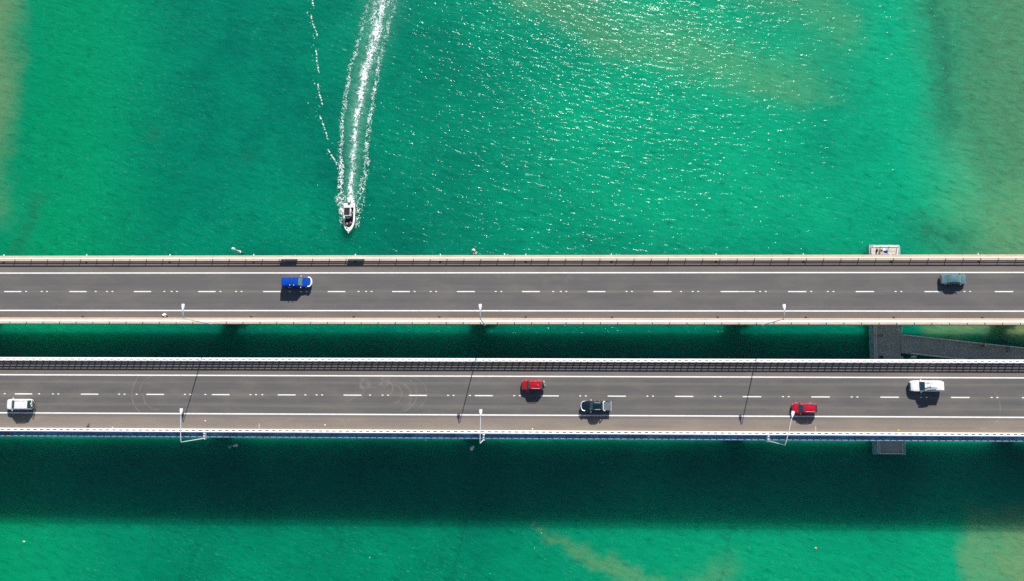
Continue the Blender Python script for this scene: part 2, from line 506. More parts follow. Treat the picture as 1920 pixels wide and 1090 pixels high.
def make_bridge(label, y_s, y_n, lane_s, lane_n, y_dash, dash_x0, mats, studs, extra, piers, pier_col_y, over):
    root = thing("road_bridge", label, "bridge", (0, (y_s + y_n) / 2, 0))
    yi_s, yi_n = y_s, y_n
    road = part("carriageway", MB().sheet(XS, lane_s, lane_n, 0, 4).mesh("carriageway", mats[0]), root)
    part("shoulder", MB().sheet(XS, lane_n, yi_n, 0, 1).mesh("shoulder", mats[1]), root)
    part("shoulder", MB().sheet(XS, yi_s, lane_s, 0, 2).mesh("shoulder", mats[2]), root)
    # painted edge lines and lane dashes
    for yl in (lane_s, lane_n):
        part("edge_line", MB().sheet(XS, yl - .115, yl + .115, .004).mesh("edge_line", PAINT), road)
    def dash(x0, x1, wd=.12):
        xs = [x0 + (x1 - x0) * k / 4 for k in range(5)]
        part("lane_dash", MB().sheet(xs, y_dash - wd / 2, y_dash + wd / 2, .005).mesh("lane_dash", PAINT), road)
    for xc in dash_x0: dash(xc - 1.62, xc + 1.62, .19)
    for a, b in extra: dash(a, b, .14)
    sm = MB().box(-.17, .17, -.085, .085, .0, .025, (.04, .03)).mesh("road_stud", STUD)
    for x in studs: part("road_stud", sm, road, at=(x, y_dash, deck(x)))
    # slab and girders under the road
    os_, on_, fd = over
    part("deck_slab", MB().sweep(XS, [(y_s - os_, -.05), (y_s - os_, -fd), (y_s - os_ + .5, -fd), (y_s + 1.0, -.75), (y_n - 1.0, -.75), (y_n + on_ - .5, -fd), (y_n + on_, -fd), (y_n + on_, -.05), ((y_s + y_n) / 2, -.012)]).mesh("deck_slab", GREYC), root)
    for yg in (y_s + 2.6, y_n - 2.6):
        part("girder", MB().sweep(XS, [(yg - 1.2, -.752), (yg - .9, -2.3), (yg + .9, -2.3), (yg + 1.2, -.752)]).mesh("girder", GREYC), root)
    for px in piers:
        zt = deck(px) - 2.32
        pc = MB().box(px - 1.1, px + 1.1, pier_col_y[0] - 1.4, pier_col_y[1] + 1.4, zt - 1.3, zt)
        pier = part("pier", pc.mesh("pier_cap", GREYC), root)
        for yy in pier_col_y:
            part("column", MB().tube([(px, yy, .5), (px, yy, zt - 1.28)], 1.05, 16).mesh("column", GREYC, 40), pier)
        part("pile_cap", MB().box(px - 2.0, px + 2.0, pier_col_y[0] - 2.2, pier_col_y[1] + 2.2, -1.5, 1.2).mesh("pile_cap", PILE), pier)
    return root

DASH_U = [q + 4.18 for q in (-121.3, -109.1, -96.87, -84.56, -72.46, -60.43, -48.36, -36.38, -24.5, -12.6, -0.74, 11.16, 23.09, 35.2, 47.3, 59.35, 71.54, 83.95, 96.3, 108.5)]
DASH_L = [q + 4.18 for q in (-117.8, -105.6, -93.38, -81.12, -68.99, -56.96, -44.89, -32.92, -21.08, -9.17, 2.65, 14.62, 26.6, 38.6, 50.67, 62.76, 75.07, 87.4, 99.6, 111.8)]
studs_u, studs_l = [], []
for k, xc in enumerate(DASH_U):
    studs_u += [xc + 5.45, xc + 6.45]
    if k % 2 == 0 or k < 8: studs_u.append(xc + 3.3 + .9 * math.sin(k * 2.1))
for k, xc in enumerate(DASH_L):
    studs_l += [xc + 5.45, xc + 6.45]
    if k < 9: studs_l.append(xc + [2.9, 8.7, 2.9, 8.7, 9.2, 7.6, 3.4, 3.2, 9.4][k])
PIERS = [-103.5, -54.3, -5.2, 43.9, 94.6, 144.0]
upper = make_bridge("grey two-lane road bridge with tan concrete kerbs, crossed by a blue vehicle", 12.15, 22.66, 13.48, 20.45, 16.99, DASH_U,
                    (A_UP, A_SN, A_SU), studs_u, [(41.0, 43.95)], PIERS, (15.0, 20.0), (1.08, 1.0, 2.0))
lower = make_bridge("grey two-lane road bridge with white close-posted railings, carrying the red cars", -7.96, 4.17, -5.26, 1.64, -1.83, DASH_L,
                    (A_LO, A_SN, A_SS), studs_l, [], PIERS, (-5.2, 1.4), (.5, .64, .45))

# ---- barriers
def rail_profile(yc, zc, wd, ht):
    a, b = wd / 2, ht / 2
    return [(yc - a, zc - b), (yc - a, zc + b * .5), (yc - a * .7, zc + b), (yc + a * .7, zc + b), (yc + a, zc + b * .5), (yc + a, zc - b)]
VIEW = 99.0
def open_barrier(label, y0, y1, yr, wd_top, panels):
    """low tan kerb carrying two steel rails on widely set posts"""
    root = thing("bridge_barrier", label, "barrier", (0, (y0 + y1) / 2, 0))
    L_ = 3.105
    # kerb in precast lengths, one part each with an open joint between them
    n0 = int(-VIEW / L_) - 1; n1 = int(VIEW / L_) + 1
    def kerb(xa, xb):
        xs = [xa, (xa + xb) / 2, xb]
        return MB().sweep(xs, [(y0, -.04), (y0, .10), (y0 + .04, .14), (y1 - .04, .14), (y1, .10), (y1, -.04)])
    off = .55
    for k in range(n0, n1):
        part("kerb_block", kerb(off + k * L_ + .012, off + (k + 1) * L_ - .012).mesh("kerb_block", TANC), root)
    far = MB()
    for xa, xb in ((XL, off + n0 * L_ - .03), (off + n1 * L_ + .03, XR)):
        xs = [xa + (xb - xa) * i / 14 for i in range(15)]
        far.sweep(xs, [(y0, -.04), (y0, .10), (y0 + .04, .14), (y1 - .04, .14), (y1, .10), (y1, -.04)])
    part("kerb_run", far.mesh("kerb_run", TANC), root)
    part("top_rail", MB().sweep(XS, rail_profile(yr, .87, wd_top, .09)).mesh("top_rail", RAILW), root)
    part("lower_rail", MB().sweep(XS, rail_profile(yr, .53, .11, .09)).mesh("lower_rail", RAILW), root)
    pm = MB().box(-.06, .06, -.07, .07, .13, .85, (.01, .015)).box(-.11, .11, -.12, .12, .13, .16).mesh("post", GALV)
    extra = MB()
    x = off
    k = int((XL - off) / L_)
    while off + k * L_ < XR:
        x = off + k * L_
        if abs(x) < VIEW: part("post", pm, root, at=(x, yr, deck(x)))
        else:
            z = deck(x); extra.box(x - .06, x + .06, yr - .07, yr + .07, z + .13, z + .85)
        k += 1
    part("far_posts", extra.mesh("far_posts", GALV), root, kind="stuff")
    dm = MB().box(-.22, .22, -.14, .14, .0, .012).mesh("drain_grate", DARK)
    pp = MB().tube([(0, 0, -.12), (0, .3, -.14)], .09, 8).mesh("drain_pipe", WHITE)
    yd = y0 - .2 if panels is not None else y1 + .15
    for x in (-94.9, -79.2, -63.5, -47.8, -28.9, -13.2, 2.5, 18.1, 37.1, 52.8, 68.4, 84.0):
        part("drain_grate", dm, root, at=(x, yd, deck(x) + .002))
        if panels is not None: part("drain_pipe", pp, root, at=(x, y1 - .02, deck(x) + .15))
    for xa, xb in (panels or ()):
        xm = (xa + xb) / 2
        z = deck(xm)
        pb = MB().box(xa, xb, yr + .12, yr + .15, z + .28, z + .84)
        part("sign_panel", pb.mesh("sign_panel", simple("panel_back", (.62, .52, .42), .5)), root)
    return root
open_barrier("tan kerb with two white rails along the bridge edge nearest the motorboat", 22.64, 23.69, 23.03, .20, ((-42.6, -39.5), (-30.15, -27.05)))
open_barrier("tan kerb with two white rails on the bridge edge facing the second bridge", 11.03, 12.15, 11.50, .36, None)

def close_barrier(label, y_in, y_out, yr, ledge=False):
    """painted kerb with three steel rails on closely set posts"""
    s_ = 1 if y_out > y_in else -1
    root = thing("bridge_barrier", label, "barrier", (0, (y_in + y_out) / 2, 0))
    a, b = min(y_in, y_out), max(y_in, y_out)
    part("kerb", MB().sweep(XS, [(a, -.9 if ledge else -.1), (a, .2), (a + .05, .25), (b - .05, .25), (b, .2), (b, -.04 if ledge else -.1)]).mesh("kerb", PALEC), root)
    for h in (.47, .80, 1.12):
        part("rail", MB().sweep(XS, rail_profile(yr, h, .13, .15)).mesh("rail", WHITE), root)
    pitch = 1.213
    pm = MB().box(-.11, .11, -.06, .06, .24, 1.16, (.02, .0)).box(-.2, .2, -.08, .08, .24, .36, (.08, .02)).mesh("post", WHITE)
    gm = MB().box(-.31, .31, -(.085 if ledge else .055), .085 if ledge else .055, .20, .256).mesh("kerb_dash", DARK)  # dark dash on the kerb top between posts
    ydark = y_in + s_ * (.27 if ledge else .36)
    n = int(VIEW / pitch)
    for k in range(-n, n + 1):
        x = k * pitch + .3
        part("post", pm, root, at=(x, yr, deck(x)))
        part("kerb_dash", gm, root, at=(x + pitch / 2, ydark, deck(x + pitch / 2)))
    extra = MB()
    for k in list(range(int(XL / pitch), -n)) + list(range(n + 1, int(XR / pitch))):
        x = k * pitch + .3; z = deck(x); extra.box(x - .11, x + .11, yr - .06, yr + .06, z + .24, z + 1.16)
    part("far_posts", extra.mesh("far_posts", WHITE), root, kind="stuff")
    if ledge:
        part("service_ledge", MB().sweep(XS, [(y_out - .90, -1.0), (y_out - .90, -.9), (y_out + .02, -.86), (y_out + .02, -1.0)]).mesh("service_ledge", LEDGE), root)
        part("ledge_lip", MB().sweep(XS, [(y_out - 1.06, -1.02), (y_out - 1.06, -.31), (y_out - .88, -.31), (y_out - .905, -1.02)]).mesh("ledge_lip", EDGE), root)
        part("cable_duct", MB().sweep(XS, [(y_out - .2, -.855), (y_out - .2, -.1), (y_out - .002, -.1), (y_out - .002, -.855)]).mesh("cable_duct", simple("duct_paint", (.66, .76, .88), .5, 0, .1, .5)), root)
    return root
close_barrier("white close-posted railing on the bridge side facing the other bridge", 4.17, 4.85, 4.32)
close_barrier("white close-posted railing with a blue service ledge outside it", -7.96, -8.48, -8.40, True)

# ---- street lamps
def head_mesh(L_, wd):
    m = MB()
    xs = [(-.05, .35), (.12, .6), (.5, .95), (L_ * .75, 1.0), (L_, .92)]
    vv = []
    for y, s_ in xs:
        q = wd / 2 * s_
        vv += [(-q, y, -.05), (-q, y, .04), (-q * .6, y, .11), (q * .6, y, .11), (q, y, .04), (q, y, -.05)]
    ff = []
    for i in range(len(xs) - 1):
        for k in range(6):
            a, b = i * 6 + k, i * 6 + (k + 1) % 6
            ff.append((a, b, b + 6, a + 6))
    ff += [tuple(range(6)), tuple(reversed(range(24, 30)))]
    return m.add(vv, ff)
HEAD = head_mesh(1.0, .52).mesh("lamp_head", WHITE, 40)
LENS = MB().box(-.18, .18, .35, .9, -.075, -.045).mesh("lens", LAMPW)
def lamp(label, x, y, H, arm, bracket, skew=0.0):
    z = deck(x)
    root = thing("street_lamp", label, "street lamp", (x, y, z - .6), "street lamps on the bridges")
    part("pole", MB().tube([(x, y, z - .6), (x, y, z + H * .5), (x, y, z + H)], [.11, .09, .065], 10).mesh("pole", GALV, 40), root)
    dx = skew
    pts = [(x, y, z + H - .02), (x + dx * .12, y + arm * .12, z + H + .25), (x + dx * .5, y + arm * .5, z + H + .55), (x + dx, y + arm, z + H + .7)]
    part("arm", MB().tube(pts, [.08, .075, .07, .06], 8).mesh("arm", GALV, 40), root)
    hd = part("lamp_head", HEAD, root, at=(x + dx, y + arm, z + H + .72), rotz=-dx / max(arm, .1))
    o = part("lens", LENS, hd, local=(0, 0, 0))
    if bracket:
        part("bracket", MB().box(x - .15, x + .2, y - .14, y + 1.05, z - .25, z + .42).mesh("bracket", WHITE), root)
        part("base_flange", MB().cyl((x, y, z - .1), (0, 0, 1), .22, .5, 12).mesh("base_flange", WHITE, 40), root)
    else:
        part("base_flange", MB().cyl((x, y, z - .3), (0, 0, 1), .2, .5, 12).mesh("base_flange", GALV, 40), root)
    return root
for x, lab in ((-55.0, "short-armed white street lamp beside the white bag on the road"), (-4.93, "short-armed white street lamp between the two bridges, middle of its row"), (45.18, "short-armed white street lamp nearest the jetty, on the tan-kerbed bridge")):
    lamp(lab, x, 11.0, 11.65, 1.45, False)
lamp("long-armed street lamp standing outside the railing nearest the white car with bicycles", -55.3, -9.66, 9.7, 4.65, True, .05)
lamp("long-armed street lamp outside the railing, below the middle of the bridge", -4.95, -9.6, 9.7, 4.65, True, .1)
lamp("long-armed street lamp whose head hangs over the red hatchback", 45.3, -9.6, 9.7, 4.6, True, 1.1)

# ================================================================== JETTY
def build_jetty():
    root = thing("jetty", "concrete fishing jetty passing under both bridges, with a walkway branching off", "jetty", (71, 7, 0))
    TOP = 2.0
    def wx_(y): return 68.0 + (y + 12.46) * .0199
    def ex_(y): return 72.87 + (y + 12.4) * .0265
    def quad(p, z0, z1):
        v = [(a, b, z0) for a, b in p] + [(a, b, z1) for a, b in p]
        return MB().add(v, [(3, 2, 1, 0), (4, 5, 6, 7), (0, 1, 5, 4), (1, 2, 6, 5), (2, 3, 7, 6), (3, 0, 4, 7)])
    # deck slabs of the main platform, one part each
    ys = [-12.5, -10.0, -7, -4, -1, 2, 5, 7.6, 9.9, 13, 16, 19, 22, 24.5, 26.85]
    for a, b in zip(ys[:-1], ys[1:]):
        g = .012
        part("deck_slab", quad([(wx_(a + g), a + g), (ex_(a + g), a + g), (ex_(b - g), b - g), (wx_(b - g), b - g)], TOP - .35, TOP).mesh("deck_slab", JETTY), root)
    # walkway slabs
    def north(x): return 9.9 - (x - 73.4) * .1096
    def south(x): return 6.25 - (x - 74.5) * .113
    xs = [73.47] + [76.2 + 2.6 * i for i in range(26)]
    for a, b in zip(xs[:-1], xs[1:]):
        g = .012
        part("walkway_slab", quad([(a + g, south(a)), (b - g, south(b)), (b - g, north(b)), (a + g, north(a))], TOP - .35, TOP - .004).mesh("walkway_slab", JETTY), root)
    # side beams
    def beam(p, q, wd, z0, z1, m, name="edge_beam"):
        p, q = Vector(p + (0,)), Vector(q + (0,)); d = (q - p).normalized(); nrm = Vector((-d.y, d.x, 0)) * wd / 2
        return part(name, quad([(p - nrm)[:2], (q - nrm)[:2], (q + nrm)[:2], (p + nrm)[:2]], z0, z1).mesh(name, m), root)
    beam((wx_(-12.5) - .16, -12.6), (wx_(26.85) - .16, 26.95), .3, .7, TOP - .1, TEAL)
    beam((ex_(-12.5) + .14, -12.6), (ex_(10) + .14, 5.7), .26, .9, TOP - .1, TEAL)
    beam((ex_(10.2) + .14, 10.25), (ex_(26.85) + .14, 26.95), .26, .9, TOP - .1, TEAL)
    beam((wx_(26.9) - .3, 27.02), (ex_(26.9) + .27, 27.02), .24, .9, TOP - .1, TEAL)
    # handrails
    pm = MB().box(-.04, .04, -.04, .04, 0, 1.0).mesh("rail_post", JRAIL)
    def rail(p, q, step=1.8):
        p, q = Vector(p), Vector(q); n = max(1, round((q - p).length / step))
        a, b = (p.x, p.y, TOP + 1.02), (q.x, q.y, TOP + 1.02)
        part("handrail", MB().tube([a, b], .05, 8).mesh("handrail", JRAIL, 40), root)
        part("mid_rail", MB().tube([(p.x, p.y, TOP + .55), (q.x, q.y, TOP + .55)], .016, 6).mesh("mid_rail", JRAIL, 40), root)
        for k in range(n + 1):
            c = p + (q - p) * k / n
            part("rail_post", pm, root, at=(c.x, c.y, TOP))
        beam((p.x, p.y), (q.x, q.y), .1, TOP - .05, TOP + .1, JRAIL, "kick_kerb")
    W = lambda y: (wx_(y) + .12, y); E_ = lambda y: (ex_(y) - .12, y)
    rail(W(-12.35), W(26.7)); rail(E_(-12.35), E_(5.6)); rail(E_(10.2), E_(26.7))
    rail((wx_(26.7) + .12, 26.7), (ex_(26.7) - .12, 26.7)); rail((wx_(-12.35) + .12, -12.35), (ex_(-12.35) - .12, -12.35))
    rail((73.6, north(73.6) - .1), (140, north(140) - .1)); rail((75.3, south(75.3) + .1), (140, south(140) + .1))
    for y in (-11, -4, 3, 10, 17, 24.5):
        for x in (wx_(y) + .6, ex_(y) - .6):
            part("pile", MB().tube([(x, y, -3), (x, y, TOP - .36)], .3, 10).mesh("pile", PILE, 40), root)
    for i in range(9):
        x = 78 + i * 6.5
        for y in (north(x) - .6, south(x) + .6):
            part("pile", MB().tube([(x, y, -3), (x, y, TOP - .36)], .25, 10).mesh("pile", PILE, 40), root)
    return root
build_jetty()

# things standing on the jetty
bn = thing("litter_bin", "small dark round bin on the jetty by the white-railed bridge", "bin", (69.5, 5.55, 2.0))
part("drum", MB().tube([(69.5, 5.55, 2.0), (69.5, 5.55, 2.75)], [.24, .29], 14).mesh("drum", PLAST, 40), bn)
part("lid", MB().tube([(69.5, 5.55, 2.752), (69.5, 5.55, 2.9)], [.31, .16], 14).mesh("lid", simple("bin_lid", (.012, .012, .014), .5), 40), bn)
sg = thing("notice_board", "white notice board on two posts at the walkway corner", "sign", (75.25, 5.65, 2.0))
part("board", MB().box(74.8, 75.75, 5.45, 5.8, 3.05, 3.13).mesh("board", WHITE), sg)
for x in (74.87, 75.67):
    part("post", MB().tube([(x, 5.05, 1.6), (x, 5.62, 3.04)], .05, 8).mesh("post", GALV, 40), sg)

# ================================================================== NAVIGATION MARKERS
def marker(label, x, y, col, H=5.0):
    root = thing("navigation_marker", label, "marker", (x, y, 0), "navigation markers by the piers")
    part("pile", MB().tube([(x, y, -2), (x, y, 1.0)], .22, 10).mesh("pile", PILE, 40), root)
    part("collar", MB().cyl((x, y, 1.05), (0, 0, 1), .3, .14, 12).mesh("collar", GALV, 40), root)
    part("pole", MB().tube([(x, y, 1.1), (x, y, 2.6), (x, y, 4.0)], [.2, .17, .1], 10).mesh("pole", WHITE, 40), root)
    bd = simple("band_" + col[0], col[1], .4)
    part("band", MB().cyl((x, y, 3.3), (0, 0, 1), .19, .35, 12).mesh("band", bd, 40), root)
    part("lantern", MB().tube([(x, y, 4.0), (x, y, 4.15), (x, y, 4.6), (x, y, 4.85)], [.14, .32, .34, .12], 12).mesh("lantern", simple("lantern_" + col[2], col[3], .3), 40), root)
    return root
marker("white marker post with pale green lantern, red band, left of the blue vehicle", -54.25, 26.05, ("red", (.6, .12, .12), "mint", (.45, .8, .65)))
marker("short white marker post with pinkish lantern above the middle of the tan-kerbed bridge", -7.6, 25.7, ("grey", (.5, .5, .5), "pink", (.8, .6, .58)))
marker("marker post with green lantern below the long-armed lamp at the left", -53.2, -11.6, ("dark", (.05, .12, .09), "green", (.03, .4, .2)))
marker("marker post with pale grey lantern in shade below the middle lamp", -7.6, -11.7, ("grey", (.5, .5, .5), "pale", (.85, .87, .9)))

# ================================================================== VEHICLES
def carpaint(name, col, metal=.0):
    return simple("paint_" + name, col, .28, metal, .03, 1.0, coat=.7)
def loft(m, sections):
    n = len(sections[0]); vv = [p for s_ in sections for p in s_]; ff = []
    for i in range(len(sections) - 1):
        for k in range(n - 1):
            a = i * n + k; ff.append((a, a + 1, a + n + 1, a + n))
    ff.append(tuple(range(n))); ff.append(tuple(reversed(range((len(sections) - 1) * n, len(sections) * n))))
    return m.add(vv, ff)
def interp(tab, x):
    for (a, va), (b, vb) in zip(tab[:-1], tab[1:]):
        if a <= x <= b: return va + (vb - va) * (x - a) / (b - a)
    return tab[0][1] if x < tab[0][0] else tab[-1][1]
def body_section(x, w_, zb, zt):
    h = zt - zb
    half = [(w_ - .10, zb), (w_ - .01, zb + .18 * h), (w_, zb + .5 * h), (w_ - .02, zt - .14 * h), (w_ - .07, zt - .03 * h), (w_ - .16, zt), (w_ * .5, zt + .018), (0, zt + .028)]
    return [(x, -y, z) for y, z in half] + [(x, y, z) for y, z in reversed(half[:-1])]

TYRE = None
def wheel_meshes(r):
    m = MB()
    prof = [(-.11, r * .72), (-.12, r * .9), (-.08, r), (.08, r), (.12, r * .9), (.11, r * .72)]
    n = 18; vv = []; ff = []
    for k in range(n):
        a = 2 * PI * k / n
        vv += [(q * math.cos(a), y, q * math.sin(a)) for y, q in prof]
    p_ = len(prof)
    for k in range(n):
        for j in range(p_ - 1):
            a = k * p_ + j; b = ((k + 1) % n) * p_ + j
            ff.append((a, a + 1, b + 1, b))
    m.add(vv, ff)
    rim = MB().cyl((0, 0, 0), (0, 1, 0), r * .7, .20, 14)
    for k in range(5):
        a = 2 * PI * k / 5
        rim.tube([(0, .105, 0), (r * .62 * math.cos(a), .105, r * .62 * math.sin(a))], .03, 5)
        rim.tube([(0, -.105, 0), (r * .62 * math.cos(a), -.105, r * .62 * math.sin(a))], .03, 5)
    return m.mesh("wheel", RUBBER, 50), rim.mesh("rim", CHROME, 40)

def vehicle(name, label, cat, x, y, right, paint, L_, W_, H_, prof, cabin, glass=None, bits=()):
    """prof: [(x, top z)] body line from tail to nose; cabin: dict with cf (foot of windscreen), rf (front of roof), rr (rear of roof), cr (foot of rear window), zb (belt)"""
    glass = glass or GLASS
    sl = math.atan(slope(x))
    root = thing(name, label, cat, (x, y, deck(x)), rot=(0, -sl if right else sl, 0 if right else PI))
    h = L_ / 2; w_ = W_ / 2
    plan = [(-h, w_ * .78), (-h + .08, w_ * .9), (-h + .25, w_ * .97), (-h + .7, w_), (h - 1.1, w_), (h - .6, w_ * .965), (h - .28, w_ * .88), (h - .1, w_ * .72), (h, w_ * .5)]
    low = [(-h, .45), (-h + .12, .3), (h - .15, .28), (h, .42)]
    xs = sorted(set([-h, -h + .08, -h + .25, -h + .7, h - 1.1, h - .6, h - .28, h - .1, h] + [p[0] for p in prof] + [-h + L_ * k / 12 for k in range(1, 12)]))
    xs2 = [xs[0]]
    for q in xs[1:]:
        if q - xs2[-1] > .02: xs2.append(q)
    body = loft(MB(), [body_section(q, interp(plan, q), interp(low, q), interp(prof, q)) for q in xs2])
    part("body", body.mesh("body", paint, 38), root, local=(0, 0, 0))
    c = cabin
    zb = c['zb']; wb = w_ - .10; wr = w_ - c.get('tuck', .24); zr = H_
    ff_, rf, rr, cr = c['cf'], c['rf'], c['rr'], c['cr']
    A = {}
    for s_ in (-1, 1):
        A['f', s_] = Vector((ff_, s_ * (wb - .05), zb - .02)); A['F', s_] = Vector((rf, s_ * wr, zr - .05))
        A['r', s_] = Vector((cr, s_ * (wb - .03), zb - .02)); A['R', s_] = Vector((rr, s_ * (wr - .02), zr - .06))
    shell = MB()
    shell.patch(A['f', -1], A['f', 1], A['F', 1], A['F', -1], .05)
    shell.patch(A['r', 1], A['r', -1], A['R', -1], A['R', 1], .04)
    shell.patch(A['r', -1], A['f', -1], A['F', -1], A['R', -1], .03)
    shell.patch(A['f', 1], A['r', 1], A['R', 1], A['F', 1], .03)
    part("pillars", shell.mesh("pillars", paint, 50), root, local=(0, 0, 0))
    rp = c.get('roof', paint)
    part("roof", MB().patch(A['R', -1], A['F', -1], A['F', 1], A['R', 1], .09, 8, 6).mesh("roof", rp, 60), root, local=(0, 0, 0))
    def pane(nm, a, b, cc, d, bulge, mat_, ins=.07):
        part(nm, MB().patch(a, b, cc, d, bulge, 5, 4, ins, .014).mesh(nm, mat_, 60), root, local=(0, 0, 0))
    pane("windscreen", A['f', -1], A['f', 1], A['F', 1], A['F', -1], .05, glass)
    if c.get('rear_glass', True):
        pane("rear_window", A['r', 1], A['r', -1], A['R', -1], A['R', 1], .04, c.get('rglass', glass))
    for s_ in (-1, 1):
        lo_r, lo_f, hi_f, hi_r = A['r', s_], A['f', s_], A['F', s_], A['R', s_]
        cuts = c.get('side', (.06, .47, .53, .93))
        for u0, u1 in (cuts[:2], cuts[2:]):
            q = lambda u, v: (lo_r * (1 - u) + lo_f * u) * (1 - v) + (hi_r * (1 - u) + hi_f * u) * v
            P4 = [q(u0, .1), q(u1, .1), q(u1 if u1 < .9 else u1 - .03, .88), q(u0, .88)]
            if s_ > 0: P4 = [P4[1], P4[0], P4[3], P4[2]]
            part("side_window", MB().patch(*P4, .03, 3, 2, 0, .016).mesh("side_window", GLASS, 60), root, local=(0, 0, 0))
    # wheels
    wr_ = c.get('wheel', .35)
    tm, rm = wheel_meshes(wr_)
    for fx in (h - .92, -h + c.get('rear_axle', .95)):
        for s_ in (-1, 1):
            wl = part("wheel", tm, root, local=(fx, s_ * (w_ - .10), wr_))
            part("rim", rm, wl, local=(0, 0, 0))
    # lamps, mirrors, plates
    zn = interp(prof, h - .25)
    lens = MB().patch((0, -.2, 0), (0, .2, 0), (-.22, .22, .14), (-.22, -.16, .16), .03, 3, 2).mesh("headlight", LAMPW, 60)
    for s_ in (-1, 1):
        yy = s_ * w_ * .66
        hl = MB().patch((h - .10, yy - .16, zn - .22), (h - .13, yy + .16, zn - .22), (h - .36, yy + .17, zn + .015), (h - .34, yy - .15, zn + .015), .03, 4, 3, 0, .02)
        part("headlight", hl.mesh("headlight", LAMPW, 60), root, local=(0, 0, 0))
        zt = interp(prof, -h + .1)
        part("tail_light", MB().box(-h - .02, -h + .14, yy - .14, yy + .14, zt - .26, zt - .06, (.02, .02)).mesh("tail_light", LAMPR), root, local=(0, 0, 0))
        mm = c.get('mirror', paint)
        part("mirror", MB().ball((ff_ - .28, s_ * (w_ + .10), zb + .06), .10, .15, .09, 8, 6).tube([(ff_ - .25, s_ * (w_ - .12), zb), (ff_ - .27, s_ * (w_ + .05), zb + .04)], .035, 6).mesh("mirror", mm, 60), root, local=(0, 0, 0))
    part("grille", MB().patch((h + .005, -w_ * .42, .48), (h + .005, w_ * .42, .48), (h - .06, w_ * .45, zn - .1), (h - .06, -w_ * .45, zn - .1), .02, 4, 2, 0, .02).mesh("grille", PLAST), root, local=(0, 0, 0))
    part("number_plate", MB().box(-h - .025, -h + .02, -.2, .2, .55, .68).mesh("number_plate", LAMPW), root, local=(0, 0, 0))
    part("wiper", MB().tube([(ff_ + .02, -.5, zb + .045), (ff_ + .0, .3, zb + .05)], .018, 5).mesh("wiper", PLAST), root, local=(0, 0, 0))
    for nm, mb, mt in bits:
        part(nm, mb.mesh(nm, mt, 40), root, local=(0, 0, 0))
    return root

SILV = simple("silver_trim", (.72, .74, .78), .3, .3)
# blue utility with a full-height canopy
bl = carpaint("blue", (.002, .055, .40))
vehicle("utility_vehicle", "bright blue utility with boxy canopy and white front bar", "utility", -39.4, 18.65, True, bl, 5.2, 1.84, 1.86,
        [(-2.6, 1.02), (-2.4, 1.06), (.95, 1.06), (1.15, 1.08), (2.2, 1.0), (2.42, .88), (2.6, .68)],
        dict(cf=1.15, rf=.58, rr=-2.5, cr=-2.56, zb=1.05, tuck=.2, side=(.5, .68, .71, .92), rear_glass=True, mirror=WHITE, wheel=.37, rear_axle=1.15), GLASS_P,
        [("bull_bar", MB().tube([(2.1, -.84, .98), (2.42, -.82, .96), (2.66, -.55, .9), (2.74, 0, .9), (2.66, .55, .9), (2.42, .82, .96), (2.1, .84, .98)], .12, 8).tube([(2.68, -.5, .55), (2.74, 0, .55), (2.68, .5, .55)], .1, 8), WHITE),
         ("roof_bar", MB().tube([(-.88, -.78, 1.93), (-.88, .78, 1.93)], .035, 6).tube([(-.88, -.76, 1.82), (-.88, -.76, 1.97)], .06, 6), PLAST),
         ("roof_bar", MB().tube([(-.18, -.78, 1.93), (-.18, .78, 1.93)], .035, 6).tube([(-.18, -.76, 1.82), (-.18, -.76, 1.97)], .06, 6), PLAST),
         ("bar_foot", MB().ball((-.88, -.72, 1.96), .07, .09, .05).ball((-.18, -.72, 1.96), .07, .09, .05), WHITE),
         ("canopy_seam", MB().box(-1.08, -1.05, -.7, .7, 1.86, 1.905), PLAST),
         ("aerial", MB().tube([(1.7, .8, 1.02), (1.5, 1.15, 1.9)], .02, 5), WHITE)])
# teal-grey sedan
tl = carpaint("teal_grey", (.12, .21, .27), .2)
vehicle("sedan", "blue-grey sedan driving alone above the jetty", "car", 79.0, 19.15, True, tl, 4.55, 1.78, 1.44,
        [(-2.27, .78), (-2.15, .95), (-1.5, 1.0), (-1.2, .98), (1.0, .96), (1.25, .95), (2.0, .80), (2.18, .7), (2.27, .58)],
        dict(cf=1.3, rf=.45, rr=-.8, cr=-1.52, zb=.96, tuck=.27, side=(.12, .48, .53, .86), wheel=.32, rear_axle=1.0), GLASS_P,
        [("parcel_shelf", MB().box(-1.12, -1.0, -.4, .4, 1.17, 1.21), simple("shelf_green", (.55, .65, .35), .5)),
         ("boot_seam", MB().box(-1.66, -1.64, -.62, .62, 1.0, 1.035), PLAST)])
# white wagon with bicycles behind
wp = carpaint("white", (.78, .78, .78))
vehicle("wagon", "white four-wheel-drive wagon carrying bicycles on its tail", "car", -89.3, -3.7, False, wp, 4.75, 1.92, 1.82,
        [(-2.37, .95), (-2.2, 1.08), (.9, 1.08), (1.2, 1.1), (2.0, 1.03), (2.25, .9), (2.37, .7)],
        dict(cf=1.3, rf=.28, rr=-2.0, cr=-2.3, zb=1.06, tuck=.22, wheel=.38), GLASS,
        [("roof_rail", MB().tube([(.2, .68, 1.83), (.1, .68, 1.88), (-1.5, .68, 1.88), (-1.6, .68, 1.83)], .03, 6), SILV),
         ("roof_rail", MB().tube([(.2, -.68, 1.83), (.1, -.68, 1.88), (-1.5, -.68, 1.88), (-1.6, -.68, 1.83)], .03, 6), SILV),
         ("carrier_frame", MB().tube([(-2.3, 0, .6), (-2.85, 0, .62), (-2.9, 0, 1.35)], .04, 6).tube([(-2.62, -.35, 1.2), (-2.62, .35, 1.2)], .03, 6), PLAST)])
